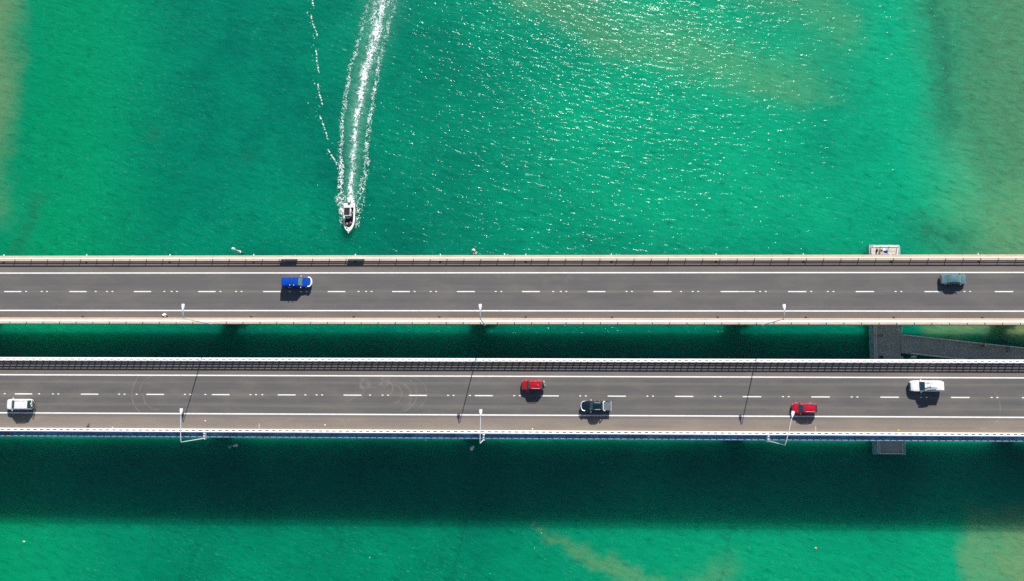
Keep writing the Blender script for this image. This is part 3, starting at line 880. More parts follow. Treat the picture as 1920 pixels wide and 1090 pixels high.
# red compact SUV with rear spare
rd = carpaint("red", (.40, .004, .014))
vehicle("compact_car", "red compact car with rear spare wheel, up and left of the dark pickup", "car", 3.75, .08, False, rd, 4.0, 1.76, 1.68,
        [(-2.0, .85), (-1.88, .98), (.75, 1.0), (1.05, 1.0), (1.65, .92), (1.85, .8), (2.0, .6)],
        dict(cf=1.05, rf=.42, rr=-1.5, cr=-1.92, zb=.99, tuck=.25, wheel=.36, rear_axle=.8), GLASS,
        [("roof_rail", MB().tube([(.15, .6, 1.67), (.05, .6, 1.73), (-1.2, .6, 1.73), (-1.3, .6, 1.67)], .028, 6), SILV),
         ("roof_rail", MB().tube([(.15, -.6, 1.67), (.05, -.6, 1.73), (-1.2, -.6, 1.73), (-1.3, -.6, 1.67)], .028, 6), rd),
         ("spare_wheel", MB().cyl((-2.08, .1, .95), (1, 0, 0), .33, .2, 16), RUBBER),
         ("wheel_cover", MB().cyl((-2.2, .1, .95), (1, 0, 0), .24, .05, 16), CHROME),
         ("rear_step", MB().box(-2.12, -1.96, -.8, -.4, .5, .62), CHROME),
         ("roof_fin", MB().box(-1.05, -.8, -.03, .03, 1.74, 1.83, (.08, .01)), SILV)])
# dark green pickup with bright bars
dk = carpaint("dark_teal", (.004, .014, .02))
pk = vehicle("pickup_truck", "dark pickup with bright nose bar, hoop behind the cab and grey bed cover", "pickup", 15.03, -3.58, False, dk, 5.25, 1.84, 1.76,
        [(-2.62, 1.0), (-2.5, 1.04), (-1.0, 1.04), (.85, 1.04), (1.15, 1.06), (2.15, .98), (2.45, .86), (2.62, .62)],
        dict(cf=1.2, rf=.55, rr=-.85, cr=-1.05, zb=1.04, tuck=.25, mirror=CHROME, wheel=.37, rear_axle=1.15), GLASS,
        [("nose_bar", MB().tube([(2.0, -.85, 1.0), (2.35, -.78, .98), (2.6, -.5, .9), (2.68, 0, .86), (2.6, .5, .9), (2.35, .78, .98), (2.0, .85, 1.0)], .085, 8), CHROME),
         ("sports_hoop", MB().tube([(-1.55, -.8, 1.06), (-1.28, -.76, 1.45), (-1.2, -.6, 1.58), (-1.2, .6, 1.58), (-1.28, .76, 1.45), (-1.55, .8, 1.06)], .09, 8), CHROME),
         ("bed_cover", MB().box(-2.52, -1.12, -.74, .74, 1.05, 1.11, (.03, .03)), simple("bed_cover_grey", (.12, .14, .16), .5)),
         ("tail_trim", MB().box(-2.68, -2.58, -.85, .85, .9, 1.06), SILV),
         ("roof_rail", MB().tube([(.35, -.58, 1.8), (-.7, -.58, 1.8)], .03, 6), SILV),
         ("roof_rail", MB().tube([(.35, .58, 1.8), (-.7, .58, 1.8)], .03, 6), SILV),
         ("door_handle", MB().box(.1, .26, -.95, -.9, .95, 1.0), CHROME), ("door_handle", MB().box(-.72, -.56, -.95, -.9, .95, 1.0), CHROME)])
# red hatchback
rd2 = carpaint("scarlet", (.46, .004, .022))
vehicle("hatchback", "red hatchback partly under the street lamp's head", "car", 51.67, -3.8, False, rd2, 4.4, 1.8, 1.5,
        [(-2.2, .82), (-2.05, 1.0), (.8, .98), (1.05, .97), (1.85, .84), (2.07, .72), (2.2, .56)],
        dict(cf=1.12, rf=.28, rr=-1.72, cr=-2.1, zb=.97, tuck=.26, wheel=.33), GLASS,
        [("roof_rail", MB().tube([(.0, -.6, 1.47), (-.1, -.6, 1.52), (-1.4, -.6, 1.52), (-1.5, -.6, 1.47)], .025, 6), PLAST),
         ("roof_rail", MB().tube([(.0, .6, 1.47), (-.1, .6, 1.52), (-1.4, .6, 1.52), (-1.5, .6, 1.47)], .025, 6), SILV),
         ("spoiler", MB().box(-1.98, -1.68, -.62, .62, 1.42, 1.47, (.02, .05)), PLAST)])
# white pickup with canopy and roof rack
wu = vehicle("pickup_truck", "white pickup with white canopy and a loaded roof rack", "pickup", 73.0, .16, False, wp, 5.75, 1.92, 1.85,
        [(-2.87, 1.0), (-2.7, 1.06), (.9, 1.06), (1.3, 1.08), (2.35, 1.0), (2.65, .86), (2.87, .62)],
        dict(cf=1.32, rf=.62, rr=-2.65, cr=-2.78, zb=1.06, tuck=.22, side=(.48, .66, .69, .92), wheel=.38, rear_axle=1.25), GLASS,
        [("roof_rack", MB().tube([(.15, -.55, 1.98), (.15, .62, 1.98)], .025, 6).tube([(-.68, -.55, 1.98), (-.68, .62, 1.98)], .025, 6).tube([(.6, -.62, 1.96), (-.7, -.62, 1.96)], .025, 6).tube([(.15, .62, 1.8), (.15, .62, 1.98)], .03, 6).tube([(-.68, .62, 1.8), (-.68, .62, 1.98)], .03, 6), PLAST),
         ("canopy_window", MB().box(-2.4, -1.35, .78, .82, 1.35, 1.6), GLASS), ("canopy_window", MB().box(-2.4, -1.35, -.82, -.78, 1.35, 1.6), GLASS),
         ("nose_guard", MB().patch((2.95, -.6, .5), (2.95, .6, .5), (2.72, .62, .93), (2.72, -.62, .93), .05, 4, 3), simple("nose_dark", (.02, .09, .11), .25)),
         ("canopy_seam", MB().box(-1.14, -1.11, -.7, .7, 1.86, 1.905), SILV)])
# boards strapped to that rack
def board(label, x, y, z, ang, col, L_=1.9):
    o = thing("roof_board", label, "board", (x, y, z), rot=(0, 0, ang))
    m = MB(); vv = []; ff = []
    st = [(-L_ / 2, .02), (-L_ * .4, .12), (-L_ * .1, .19), (L_ * .25, .17), (L_ * .44, .09), (L_ / 2, .01)]
    for q, hw in st: vv += [(q, -hw, 0), (q, hw, 0), (q, hw, .07), (q, -hw, .07)]
    for i in range(len(st) - 1):
        for k in range(4):
            a, b = i * 4 + k, i * 4 + (k + 1) % 4; ff.append((a, b, b + 4, a + 4))
    ff += [(0, 1, 2, 3), (23, 22, 21, 20)]
    part("deck", m.add(vv, ff).mesh("deck", col, 40), o, local=(0, 0, 0))
    part("strap", MB().box(-.3, -.24, -.24, .24, -.02, .08).mesh("strap", PLAST), o, local=(0, 0, 0))
zz = deck(72.8) + 2.02 + .04
board("grey board strapped along the white pickup's roof rack", 73.45, -.28, zz, .12, simple("board_grey", (.30, .36, .38), .4))
board("white board strapped beside a grey one on the pickup's rack", 73.4, .16, zz + .05, -.05, simple("board_white", (.72, .75, .75), .4))

# bicycles hanging behind the white wagon
def bicycle(label, x, tilt, col, off):
    o = thing("bicycle", label, "bicycle", (x, -3.72 + off, deck(x) + .62), rot=(0, tilt, PI / 2))
    tr = lambda c, r: [(c[0] + r * math.cos(a), 0, c[1] + r * math.sin(a)) for a in [2 * PI * k / 16 for k in range(17)]]
    for cx in (-.5, .5):
        wl = part("wheel", MB().tube(tr((cx, .34), .33), .022, 5, False).mesh("wheel", RUBBER, 60), o, local=(0, 0, 0))
        part("hub", MB().cyl((cx, 0, .34), (0, 1, 0), .03, .1, 8).mesh("hub", CHROME), wl, local=(0, 0, 0))
    part("frame", MB().tube([(-.5, 0, .34), (-.05, 0, .32), (.36, 0, .75), (-.18, 0, .78), (-.05, 0, .32)], .025, 6).tube([(-.5, 0, .34), (-.18, 0, .78)], .018, 6).mesh("frame", col, 60), o, local=(0, 0, 0))
    part("fork", MB().tube([(.5, 0, .34), (.36, 0, .75), (.33, 0, .95)], .022, 6).mesh("fork", col, 60), o, local=(0, 0, 0))
    part("handlebar", MB().tube([(.38, -.3, .98), (.33, 0, .95), (.38, .3, .98)], .022, 6).mesh("handlebar", PLAST, 60), o, local=(0, 0, 0))
    part("saddle", MB().ball((-.22, 0, .92), .15, .08, .04).tube([(-.18, 0, .75), (-.22, 0, .9)], .018, 6).mesh("saddle", simple("saddle_pale", (.6, .57, .5), .5), 60), o, local=(0, 0, 0))
bicycle("pale bicycle hung closest to the white wagon's rear window", -86.78, .25, WHITE, .12)
bicycle("dark bicycle hung outermost behind the white wagon", -86.5, .18, simple("bike_dark", (.03, .05, .06), .4), -.15)

# ================================================================== PEOPLE
def skin_mesh(name, verts, edges, rad, mt, sub=1, root=0):
    me = bpy.data.meshes.new(name)
    bm = bmesh.new()
    lay = bm.verts.layers.skin.verify()
    bv = []
    for i, (p, r) in enumerate(zip(verts, rad)):
        v = bm.verts.new(p); q = r if isinstance(r, tuple) else (r, r)
        v[lay].radius = q; v[lay].use_root = (i == root); bv.append(v)
    for a, b in edges: bm.edges.new((bv[a], bv[b]))
    bm.to_mesh(me); bm.free()
    me.materials.append(mt)
    o = bpy.data.objects.new(name, me); COL.objects.link(o)
    o.modifiers.new("skin", 'SKIN').use_smooth_shade = True
    s_ = o.modifiers.new("sub", 'SUBSURF'); s_.levels = sub; s_.render_levels = sub
    return o
def person(label, loc, face, pose, shirt, shorts, hat=None, arms=None):
    """face = heading angle; the figure's front is local +X"""
    root = thing("person", label, "person", loc, rot=(0, 0, face))
    sit = pose == 'sit'; walk = pose == 'walk'; bend = pose == 'bend'
    ph = .5 if sit else .93
    lean = .38 if bend else (.06 if walk else 0.0)
    ch = Vector((lean * 1.0, 0, ph + (.36 if bend else .46)))
    nk = Vector((lean * 1.35, 0, ch.z + (.13 if bend else .17)))
    hd = nk + Vector((.05 + lean * .25, 0, .17))
    V = [(0, 0, ph), tuple(Vector((lean * .4, 0, ph + .2))), tuple(ch), tuple(nk), tuple(hd), tuple(hd + Vector((.02, 0, .12)))]
    E = [(0, 1), (1, 2), (2, 3), (3, 4), (4, 5)]
    Rd = [(.15, .11), (.14, .10), (.17, .11), .055, (.085, .10), .07]
    joints = {}
    for s_ in (-1, 1):
        hip = (0, s_ * .1, ph - .06)
        if sit: kn = (.42, s_ * .14, ph + .02); an = (.46, s_ * .14, .1); to = (.62, s_ * .15, .05)
        elif walk: kn = (.10 + .16 * s_, s_ * .1, .5); an = (.02 + .26 * s_, s_ * .1, .1); to = (.2 + .26 * s_, s_ * .11, .05)
        else: kn = (.03, s_ * .12, .5); an = (0, s_ * .13, .09); to = (.17, s_ * .15, .04)
        b = len(V); V += [hip, kn, an, to]; E += [(0, b), (b, b + 1), (b + 1, b + 2), (b + 2, b + 3)]; Rd += [.095, .062, .045, .045]
        sh = ch + Vector((0, s_ * .2, .08))
        if arms == 'forward' or bend or sit: el = sh + Vector((.15, s_ * .06, -.24)); wr = el + Vector((.2, -s_ * .08, -.04))
        elif walk: el = sh + Vector((-.1 * s_, s_ * .06, -.28)); wr = el + Vector((.06 - .1 * s_, 0, -.24))
        else: el = sh + Vector((-.02, s_ * .07, -.29)); wr = el + Vector((.08, 0, -.25))
        d = (wr - el).normalized()
        pl = wr + d * .07
        b2 = len(V); V += [tuple(sh), tuple(el), tuple(wr), tuple(pl)]; E += [(2, b2), (b2, b2 + 1), (b2 + 1, b2 + 2), (b2 + 2, b2 + 3)]; Rd += [.06, .045, .03, (.035, .02)]
        u = Vector((0, 0, 1)).cross(d); u.normalize()
        for k, (off, ln) in enumerate(((-.03, .075), (-.01, .09), (.01, .085), (.03, .065))):
            q = pl + u * off + d * .03; t_ = q + d * ln + Vector((0, 0, -.02))
            i = len(V); V += [tuple(q), tuple(t_)]; E += [(b2 + 3, i), (i, i + 1)]; Rd += [.009, .008]
        q = wr + d * .03 - u * s_ * .04; i = len(V); V += [tuple(q), tuple(q + d * .05 - u * s_ * .02)]; E += [(b2 + 2, i), (i, i + 1)]; Rd += [.011, .009]
        joints[s_] = (hip, kn, sh, el)
    b = skin_mesh("body", V, E, Rd, SKIN); b.parent = root
    # clothes follow the same bones, a little wider
    tv = [(0, 0, ph - .02), tuple(Vector((lean * .4, 0, ph + .2))), tuple(ch), tuple(ch + (nk - ch) * .6)]
    te = [(0, 1), (1, 2), (2, 3)]; tr_ = [(.18, .135), (.17, .125), (.2, .135), .085]
    for s_ in (-1, 1):
        sh, el = joints[s_][2:]; i = len(tv); tv += [tuple(sh), tuple(sh + (el - sh) * .75)]; te += [(2, i), (i, i + 1)]; tr_ += [.085, .07]
    s1 = skin_mesh("shirt", tv, te, tr_, shirt); s1.parent = root
    sv = [(0, 0, ph + .06), (0, 0, ph - .02)]; se = [(0, 1)]; sr = [(.17, .13), (.18, .14)]
    for s_ in (-1, 1):
        hip, kn = Vector(joints[s_][0]), Vector(joints[s_][1]); i = len(sv); sv += [tuple(hip), tuple(hip + (kn - hip) * .8)]; se += [(1, i), (i, i + 1)]; sr += [.12, .1]
    s2 = skin_mesh("shorts", sv, se, sr, shorts); s2.parent = root
    h = MB().ball(tuple(hd + Vector((-.02, 0, .075))), .105, .095, .1, 12, 8)
    if hat is not None: h.cyl(tuple(hd + Vector((.03, 0, .07))), (0, 0, 1), .2, .02, 14)
    part("hat" if hat is not None else "hair", h.mesh("hair", hat or HAIR, 60), root, local=(0, 0, 0))
    f_ = MB().ball(tuple(hd + Vector((.1, 0, .015))), .022, .016, .022, 6, 4)
    part("nose", f_.mesh("nose", SKIN, 60), root, local=(0, 0, 0))
    for s_ in (-1, 1):
        part("eye", MB().ball(tuple(hd + Vector((.088, s_ * .035, .04))), .012, .016, .01, 6, 4).mesh("eye", HAIR, 60), root, local=(0, 0, 0))
        part("ear", MB().ball(tuple(hd + Vector((.0, s_ * .092, .02))), .025, .014, .035, 6, 4).mesh("ear", SKIN, 60), root, local=(0, 0, 0))
    part("mouth", MB().box(.086, .094, -.025, .025, -.004, .004).mesh("mouth", simple("lips", (.35, .12, .1), .5)), root, local=tuple(hd + Vector((0, 0, -.045))))
    return root
def cloth(nm, c): return simple("cloth_" + nm, c, .85, 0, .12, 6)
person("person bending over at the sunlit jetty end, in dark clothes beside a blue parasol", (70.55, 26.0, 2.0), R(200), 'bend', cloth("navy", (.02, .03, .07)), cloth("tan", (.45, .3, .22)), None)
person("person in dark clothes and white hat leaning on the walkway rail", (88.45, 7.78, 2.0), R(165), 'walk', cloth("black", (.012, .012, .018)), cloth("black", (.012, .012, .018)), cloth("white", (.8, .78, .74)))
person("person in dark top beside the one in the white hat", (87.65, 7.5, 2.0), R(10), 'stand', cloth("bottle", (.02, .07, .07)), cloth("stone", (.4, .4, .38)), None)
person("person in pale blue top crossing the walkway at the far right", (92.8, 6.7, 2.0), R(180), 'walk', cloth("pale_blue", (.35, .45, .5)), cloth("navy", (.02, .03, .07)), None)
person("person in dark green top at the far right beside a pale blue one", (92.65, 7.25, 2.0), R(175), 'walk', cloth("green", (.02, .08, .06)), cloth("grey", (.2, .2, .2)), None)
person("person in dark red shirt standing in shade on the jetty", (69.4, 9.6, 2.0), R(185), 'stand', cloth("maroon", (.22, .015, .03)), cloth("black", (.012, .012, .018)), None)

# blue parasol and black bag by the bending person
um = thing("parasol", "tilted blue and white parasol on the sunlit jetty end", "parasol", (71.15, 25.8, 2.0))
BLU = [simple("parasol_blue", (.01, .04, .30), .7), simple("parasol_white", (.62, .72, .82), .7)]
ap = Vector((71.15, 25.85, 3.25)); ax = Vector((.25, .3, 1)).normalized(); u_ = ax.orthogonal().normalized(); v_ = ax.cross(u_)
for k in range(8):
    a0, a1 = 2 * PI * k / 8, 2 * PI * (k + 1) / 8
    e = [ap - ax * .32 + (u_ * math.cos(a) + v_ * math.sin(a)) * .52 for a in (a0, (a0 + a1) / 2, a1)]
    mid = [ap - ax * .12 + (u_ * math.cos(a) + v_ * math.sin(a)) * .3 for a in (a0, (a0 + a1) / 2, a1)]
    vv = [ap] + mid + e; dn = [q - ax * .012 for q in vv]
    part("panel", MB().add(vv + dn, [(0, 1, 2), (0, 2, 3), (1, 4, 5, 2), (2, 5, 6, 3), (7, 9, 8), (7, 10, 9), (8, 9, 12, 11), (9, 10, 13, 12)]).mesh("panel", BLU[1 if k in (1, 2) else 0], 60), um)
part("stick", MB().tube([ap + ax * .08, ap - ax * 1.25], .02, 6).mesh("stick", GALV), um)
bg_ = thing("bag", "black holdall on the sunlit jetty end by the parasol", "bag", (69.85, 26.05, 2.0))
part("sack", MB().ball((69.85, 26.05, 2.2), .17, .36, .2, 12, 8).mesh("sack", cloth("bag_black", (.02, .02, .02)), 60), bg_)
part("handle", MB().tube([(69.85, 25.85, 2.36), (69.85, 25.95, 2.5), (69.85, 26.15, 2.5), (69.85, 26.25, 2.36)], .02, 6).mesh("handle", PLAST), bg_)

# ================================================================== MOTORBOAT (bow towards -Y)
def build_boat():
    X0, Y0, ZB = -32.7, 33.0, 0.0
    root = thing("motorboat", "white motorboat with black hardtop heading for the bridge", "boat", (X0, Y0, ZB))
    hullw = simple("gelcoat", (.80, .80, .80), .3, 0, .04, 1.0)
    navy = simple("cockpit_navy", (.012, .016, .05), .6, 0, .3, 3)
    plan = [(-2.95, .02), (-2.75, .28), (-2.4, .62), (-1.9, .90), (-1.2, 1.10), (-.3, 1.18), (1.2, 1.18), (2.4, 1.12), (2.9, 1.06)]
    def shear(y): return .95 - .10 * (y + 2.95) / 5.85 + .12 * max(0, (-y - 1.5) / 1.5)
    secs = []
    for y, hw in plan:
        z = shear(y); k = -.35 + (max(0, -y - 1.6) / 1.35) ** 1.6 * .75
        secs.append([(-hw, y, z), (-hw * .95, y, z * .55), (-hw * .78, y, .12 + max(0, k) * .6), (0, y, k), (hw * .78, y, .12 + max(0, k) * .6), (hw * .95, y, z * .55), (hw, y, z)])
    m = MB(); n = 7; vv = [p for s_ in secs for p in s_]; ff = []
    for i in range(len(secs) - 1):
        for k in range(n - 1):
            a = i * n + k; ff.append((a, a + n, a + n + 1, a + 1))
    ff.append(tuple(range((len(secs) - 1) * n, len(secs) * n)))
    part("hull", m.add(vv, ff).mesh("hull", hullw, 45), root, local=(0, 0, 0))
    # gunwale ring around the open cockpit
    inn = [(-2.05, .02), (-1.85, .42), (-1.4, .68), (-.9, .80), (-.3, .86), (1.2, .86), (2.05, .86)]
    outp = [(-hw, y, shear(y)) for y, hw in plan] + [(hw, y, shear(y)) for y, hw in reversed(plan)]
    def oring(y): return interp([(a, b) for a, b in plan], y)
    g = MB()
    ys = [-2.05, -1.85, -1.4, -.9, -.3, 1.2, 2.05]
    for s_ in (-1, 1):
        for (ya, wa), (yb, wb) in zip(inn[:-1], inn[1:]):
            za, zb = shear(ya) + .02, shear(yb) + .02
            q = [(s_ * wa, ya, za), (s_ * oring(ya), ya, za - .01), (s_ * oring(yb), yb, zb - .01), (s_ * wb, yb, zb)]
            g.add(q + [(a, b, c - .12) for a, b, c in q], [(0, 1, 2, 3), (7, 6, 5, 4), (0, 4, 5, 1), (1, 5, 6, 2), (2, 6, 7, 3), (3, 7, 4, 0)])
    fz = lambda y: shear(y) + .02
    fore = [y for y, _ in plan if y < -2.05] + [-2.05]
    for ya, yb in zip(fore[:-1], fore[1:]):
        g.add([(-oring(ya), ya, fz(ya)), (oring(ya), ya, fz(ya)), (oring(yb), yb, fz(yb)), (-oring(yb), yb, fz(yb))], [(0, 1, 2, 3)])
    g.box(-1.1, 1.1, 2.05, 2.9, .55, fz(2.4))
    part("gunwale", g.mesh("gunwale", hullw, 45), root, local=(0, 0, 0))
    part("bowsprit", MB().box(-.13, .13, -3.2, -2.6, fz(-2.8) - .02, fz(-2.8) + .06, (.03, .03)).mesh("bowsprit", hullw), root, local=(0, 0, 0))
    hz = fz(-2.4) + .004
    part("anchor_hatch", MB().add([(-.15, -2.28, hz), (.15, -2.28, hz), (0, -2.52, hz), (-.15, -2.28, hz + .02), (.15, -2.28, hz + .02), (0, -2.52, hz + .02)], [(0, 2, 1), (3, 4, 5), (0, 1, 4, 3), (1, 2, 5, 4), (2, 0, 3, 5)]).mesh("anchor_hatch", PLAST), root, local=(0, 0, 0))
    part("cockpit_floor", MB().add([(-.02, -2.0, .42), (-.8, -1.2, .42), (-.9, -.3, .42), (-.9, 2.1, .42), (.9, 2.1, .42), (.9, -.3, .42), (.8, -1.2, .42), (.02, -2.0, .42)], [tuple(range(8))]).mesh("cockpit_floor", navy), root, local=(0, 0, 0))
    part("bow_cushion", MB().box(-.45, .45, -1.85, -1.5, .425, .62, (.08, .05)).mesh("bow_cushion", simple("cushion_blue", (.12, .25, .55), .7)), root, local=(0, 0, 0))
    part("console", MB().box(-.55, .42, .1, .85, .43, 1.35, (.05, .12)).mesh("console", hullw), root, local=(0, 0, 0))
    part("console_screen", MB().patch((-.42, -.32, 1.1), (.3, -.32, 1.1), (.26, -.08, 1.6), (-.38, -.08, 1.6), .04).mesh("console_screen", simple("screen_pale", (.5, .55, .6), .2), 60), root, local=(0, 0, 0))
    part("seat_box", MB().box(-.5, .4, 1.2, 1.75, .43, .95).mesh("seat_box", hullw), root, local=(0, 0, 0))
    # hardtop with pale rim on four legs
    top = part("hardtop", MB().box(-.80, .60, .02, 1.78, 2.2, 2.28, (.05, .05)).mesh("hardtop", hullw), root, local=(-.02, 0, 0))
    part("hardtop_panel", MB().box(-.68, .48, .16, 1.7, 2.284, 2.31, (.04, .04)).mesh("hardtop_panel", simple("top_black", (.012, .011, .013), .8, 0, .5, 6)), top, local=(0, 0, 0))
    for sx in (-.68, .5):
        for y in (.2, 1.6):
            part("hardtop_leg", MB().tube([(sx, y, .9), (sx, y, 2.2)], .03, 6).mesh("hardtop_leg", CHROME), root, local=(0, 0, 0))
    part("bow_rail", MB().tube([(-1.0, -1.3, fz(-1.3) + .02), (-.86, -1.8, fz(-1.8) + .28), (-.3, -2.6, fz(-2.6) + .3), (.3, -2.6, fz(-2.6) + .3), (.86, -1.8, fz(-1.8) + .28), (1.0, -1.3, fz(-1.3) + .02)], .022, 6).mesh("bow_rail", CHROME, 60), root, local=(0, 0, 0))
    mo = part("outboard_motor", MB().box(-.28, .28, 2.92, 3.5, .75, 1.25, (.05, .08)).box(-.1, .1, 3.05, 3.3, -.6, .8).mesh("outboard_motor", simple("motor_white", (.7, .7, .7), .35)), root, local=(0, 0, 0))
    part("cowling_band", MB().box(-.285, .285, 2.915, 3.505, .93, .99).mesh("cowling_band", PLAST), mo, local=(0, 0, 0))
    return root
build_boat()
person("person at the boat's side by the hardtop", (-32.02, 33.75, .43), R(270), 'stand', cloth("ochre", (.45, .28, .08)), cloth("navy", (.02, .03, .07)), None)
person("person in pink top sitting in the boat's bow, right of the sandy-haired one", (-32.32, 31.9, .20), R(235), 'sit', cloth("pink", (.6, .32, .3)), cloth("grey", (.2, .2, .2)), None)
person("person in dark top sitting at the bow of the boat with sandy hair", (-32.89, 31.7, .20), R(280), 'sit', cloth("navy", (.02, .03, .07)), cloth("tan", (.45, .3, .22)), simple("sandy", (.5, .34, .15), .6))

# ================================================================== WAKE FOAM AND PAINTED GLINTS
def build_foam_glints():
    t = NT("foam_and_glint_white")
    f = t.noise(t.pos(), 3.0, 4, .7)
    t.l(t.mix(t.ramp(f, .3, .65), (.62, .74, .72), (.86, .88, .88)), t.b.inputs["Base Color"])
    t.b.inputs["Roughness"].default_value = .7
    cs = .07
    xs = np.arange(-47, -20.5, cs); ys = np.arange(30, 92, cs)
    gx, gy = np.meshgrid(xs, ys)
    X_ = gx + .27
    wx = gx + .30 * fbm(gx * 1.1, gy * 1.1, 3); wy = gy + .30 * fbm(gx * 1.1 + 30, gy * 1.1, 3)
    lace = np.clip(1 - np.abs(fbm(wx * 1.3, wy * 1.0, 3, .55)) * 3.4, 0, 1)       # thin curling threads
    lace2 = np.clip(1 - np.abs(fbm(wx * 2.4 + 50, wy * 1.6, 2, .5)) * 3.0, 0, 1)
    cloud = np.clip(.5 + .9 * fbm(wx * .7 + 7, wy * .45, 4), 0, 1)
    def lat(pts):
        y = np.array([p[1] for p in pts]); x = np.array([p[0] for p in pts])
        return X_ - np.interp(gy, y, x) - .3 * fbm(gx * .0 + 3, gy * .22, 3)
    cen = lat([(-32.5, 34), (-32.56, 36.4), (-32.14, 45), (-31.73, 53.8), (-30.63, 61.7), (-28.65, 69.6), (-27.28, 76.5), (-26.5, 81.2), (-24, 96)])
    core = np.exp(-(cen / np.interp(gy, [35, 37, 41, 50, 60, 75, 96], [.8, .5, .34, .38, .5, .8, 1.4])) ** 2)
    skirt = np.exp(-(cen / np.interp(gy, [35, 38, 45, 60, 75, 96], [1.0, .8, .75, 1.1, 1.9, 3.0])) ** 2)
    on = sstep(gy, 35.0, 35.6)
    dens = on * (core * np.interp(gy, [36, 45, 60, 80, 96], [1.0, .8, .62, .45, .3]) * (.12 + .62 * cloud + .5 * lace) + skirt * np.maximum(lace, .7 * lace2) * np.interp(gy, [36, 45, 60, 80], [.6, .5, .62, .66]) * (.4 + .8 * cloud))
    lf = lat([(-33.9, 33.5), (-34.29, 37.3), (-34.75, 46), (-34.46, 55), (-33.41, 64), (-31.41, 70.8), (-29.97, 78.8), (-27, 96)])
    rt = lat([(-30.9, 33.5), (-30.6, 37.3), (-29.7, 41.7), (-29.27, 50.5), (-28.38, 58.3), (-27.26, 66.2), (-24.95, 75.4), (-23.97, 81.2), (-21, 96)])
    for q, sg_ in ((lf, 1), (rt, -1)):
        wd = np.interp(gy, [33, 37, 40, 55, 70, 90], [.45, .8, .6, .5, .55, .8])
        e = np.exp(-(q / wd) ** 2)
        fade = np.interp(gy, [32, 34, 38, 55, 70, 80, 92], [0, .7, .95, .8, .5, .4, .25])
        dens = np.maximum(dens, e * fade * (.15 * cloud + lace * .75 + .35 * lace2 * cloud))
        inner = np.exp(-((q - sg_ * .9) / .7) ** 2)
        dens = np.maximum(dens, inner * .22 * lace2 * lace * fade)
    for cx, cy, r in ((-34.2, 34.6, .6), (-34.1, 32.7, .5), (-30.75, 34.4, .65), (-30.8, 32.8, .6), (-34.5, 36.9, .9), (-30.5, 36.6, .9), (-31.0, 31.7, .45)):
        e = np.exp(-(((X_ - cx) / r) ** 2 + ((gy - cy) / (r * 1.5)) ** 2))
        dens = np.maximum(dens, e * (.45 * cloud + .6 * lace))
    vl = lat([(-35.6, 42), (-35.78, 44.4), (-37.63, 48.8), (-39.15, 56), (-39.87, 61.7), (-40.74, 71.9), (-41.73, 78.8), (-43.5, 96)])  # sun glints on the left wake wave, laid as white dashes
    ph_ = np.mod(gy * .142 + .1 + .12 * fbm(gx * 0 + 9, gy * .11, 2), 1.0)
    saw = vl + .95 * (ph_ - .5)
    e = np.exp(-(saw / .16) ** 2) * sstep(ph_, .02, .2) * sstep(-ph_, -.98, -.7)
    spark = np.clip(.45 + 1.2 * fbm(gx * 1.2 + 5, gy * 2.6, 3), 0, 1)
    dens = np.maximum(dens, .85 * e * spark * sstep(gy, 41.5, 46))
    e2 = np.exp(-((saw + .7) / .35) ** 2) * np.clip(fbm(gx * 2.0 + 8, gy * 2.2, 2) - .25, 0, 1)
    dens = np.maximum(dens, .6 * e2 * sstep(gy, 41.5, 46))
    keep = dens > .10 + .66 * rng.random(dens.shape)
    keep &= ~((np.abs(gx + 32.70) < 1.02) & (gy > 30.3) & (gy < 35.9))
    iy, ix = np.nonzero(keep)
    ny, nx = keep.shape
    key = {}
    vv = []; ff = []
    hgt = .035 + .06 * np.clip(fbm(gx * 2.5, gy * 2.5, 2), 0, 1)
    jx = (rng.random(keep.shape) - .5) * cs * .7; jy = (rng.random(keep.shape) - .5) * cs * .7
    def vid(j, i):
        j = min(j, ny - 1); i = min(i, nx - 1)
        q = j * nx + i
        if q not in key:
            key[q] = len(vv); vv.append((float(gx[j, i] + jx[j, i]), float(gy[j, i] + jy[j, i]), float(hgt[j, i])))
        return key[q]
    for j, i in zip(iy.tolist(), ix.tolist()):
        ff.append((vid(j, i), vid(j, i + 1), vid(j + 1, i + 1), vid(j + 1, i)))
    me = bpy.data.meshes.new("wake_foam_and_glints")
    me.from_pydata(vv, [], ff); me.materials.append(t.m)
    me.polygons.foreach_set("use_smooth", [True] * len(me.polygons))
    o = part("wake_foam_and_glints", me, kind="stuff")
    o["label"] = "white foam of the motorboat's wake trailing up the water"
    o["category"] = "foam"
build_foam_glints()

# ================================================================== SMALL THINGS
z = deck(-64.2)
bagm = MB()
pr = [(0, 0, .2)]
bag = thing("plastic_bag", "crumpled white plastic bag lying on the road shoulder", "bag", (-63.9, 12.66, z))
m = MB().ball((0, 0, .14), .34, .27, .16, 12, 7)
m.v = [(a * (1 + .25 * math.sin(9 * b + 4 * c)) , b * (1 + .22 * math.cos(11 * a)), max(.0, c * (1 + .3 * math.sin(13 * a + 7 * b)))) for a, b, c in m.v]
part("film", m.mesh("film", simple("bag_white", (.82, .82, .84), .4), 30), bag, local=(0, 0, 0))
part("tied_neck", MB().tube([(.12, -.2, .1), (.2, -.32, .16), (.26, -.36, .1)], [.07, .04, .06], 7).mesh("tied_neck", simple("bag_white", (.82, .82, .84), .4), 40), bag, local=(0, 0, 0))
z = deck(-77)
sc_ = thing("tyre_scrap", "curled dark tyre scrap on the wide tan shoulder near the bicycles", "debris", (-76.8, -7.33, z))
part("tread", MB().tube([(-.3, -.22, .05), (.0, -.28, .08), (.2, -.12, .1), (.12, .15, .08), (.0, .25, .05)], [.05, .08, .09, .08, .04], 6).mesh("tread", simple("scrap", (.05, .045, .045), .8), 40), sc_, local=(0, 0, 0))
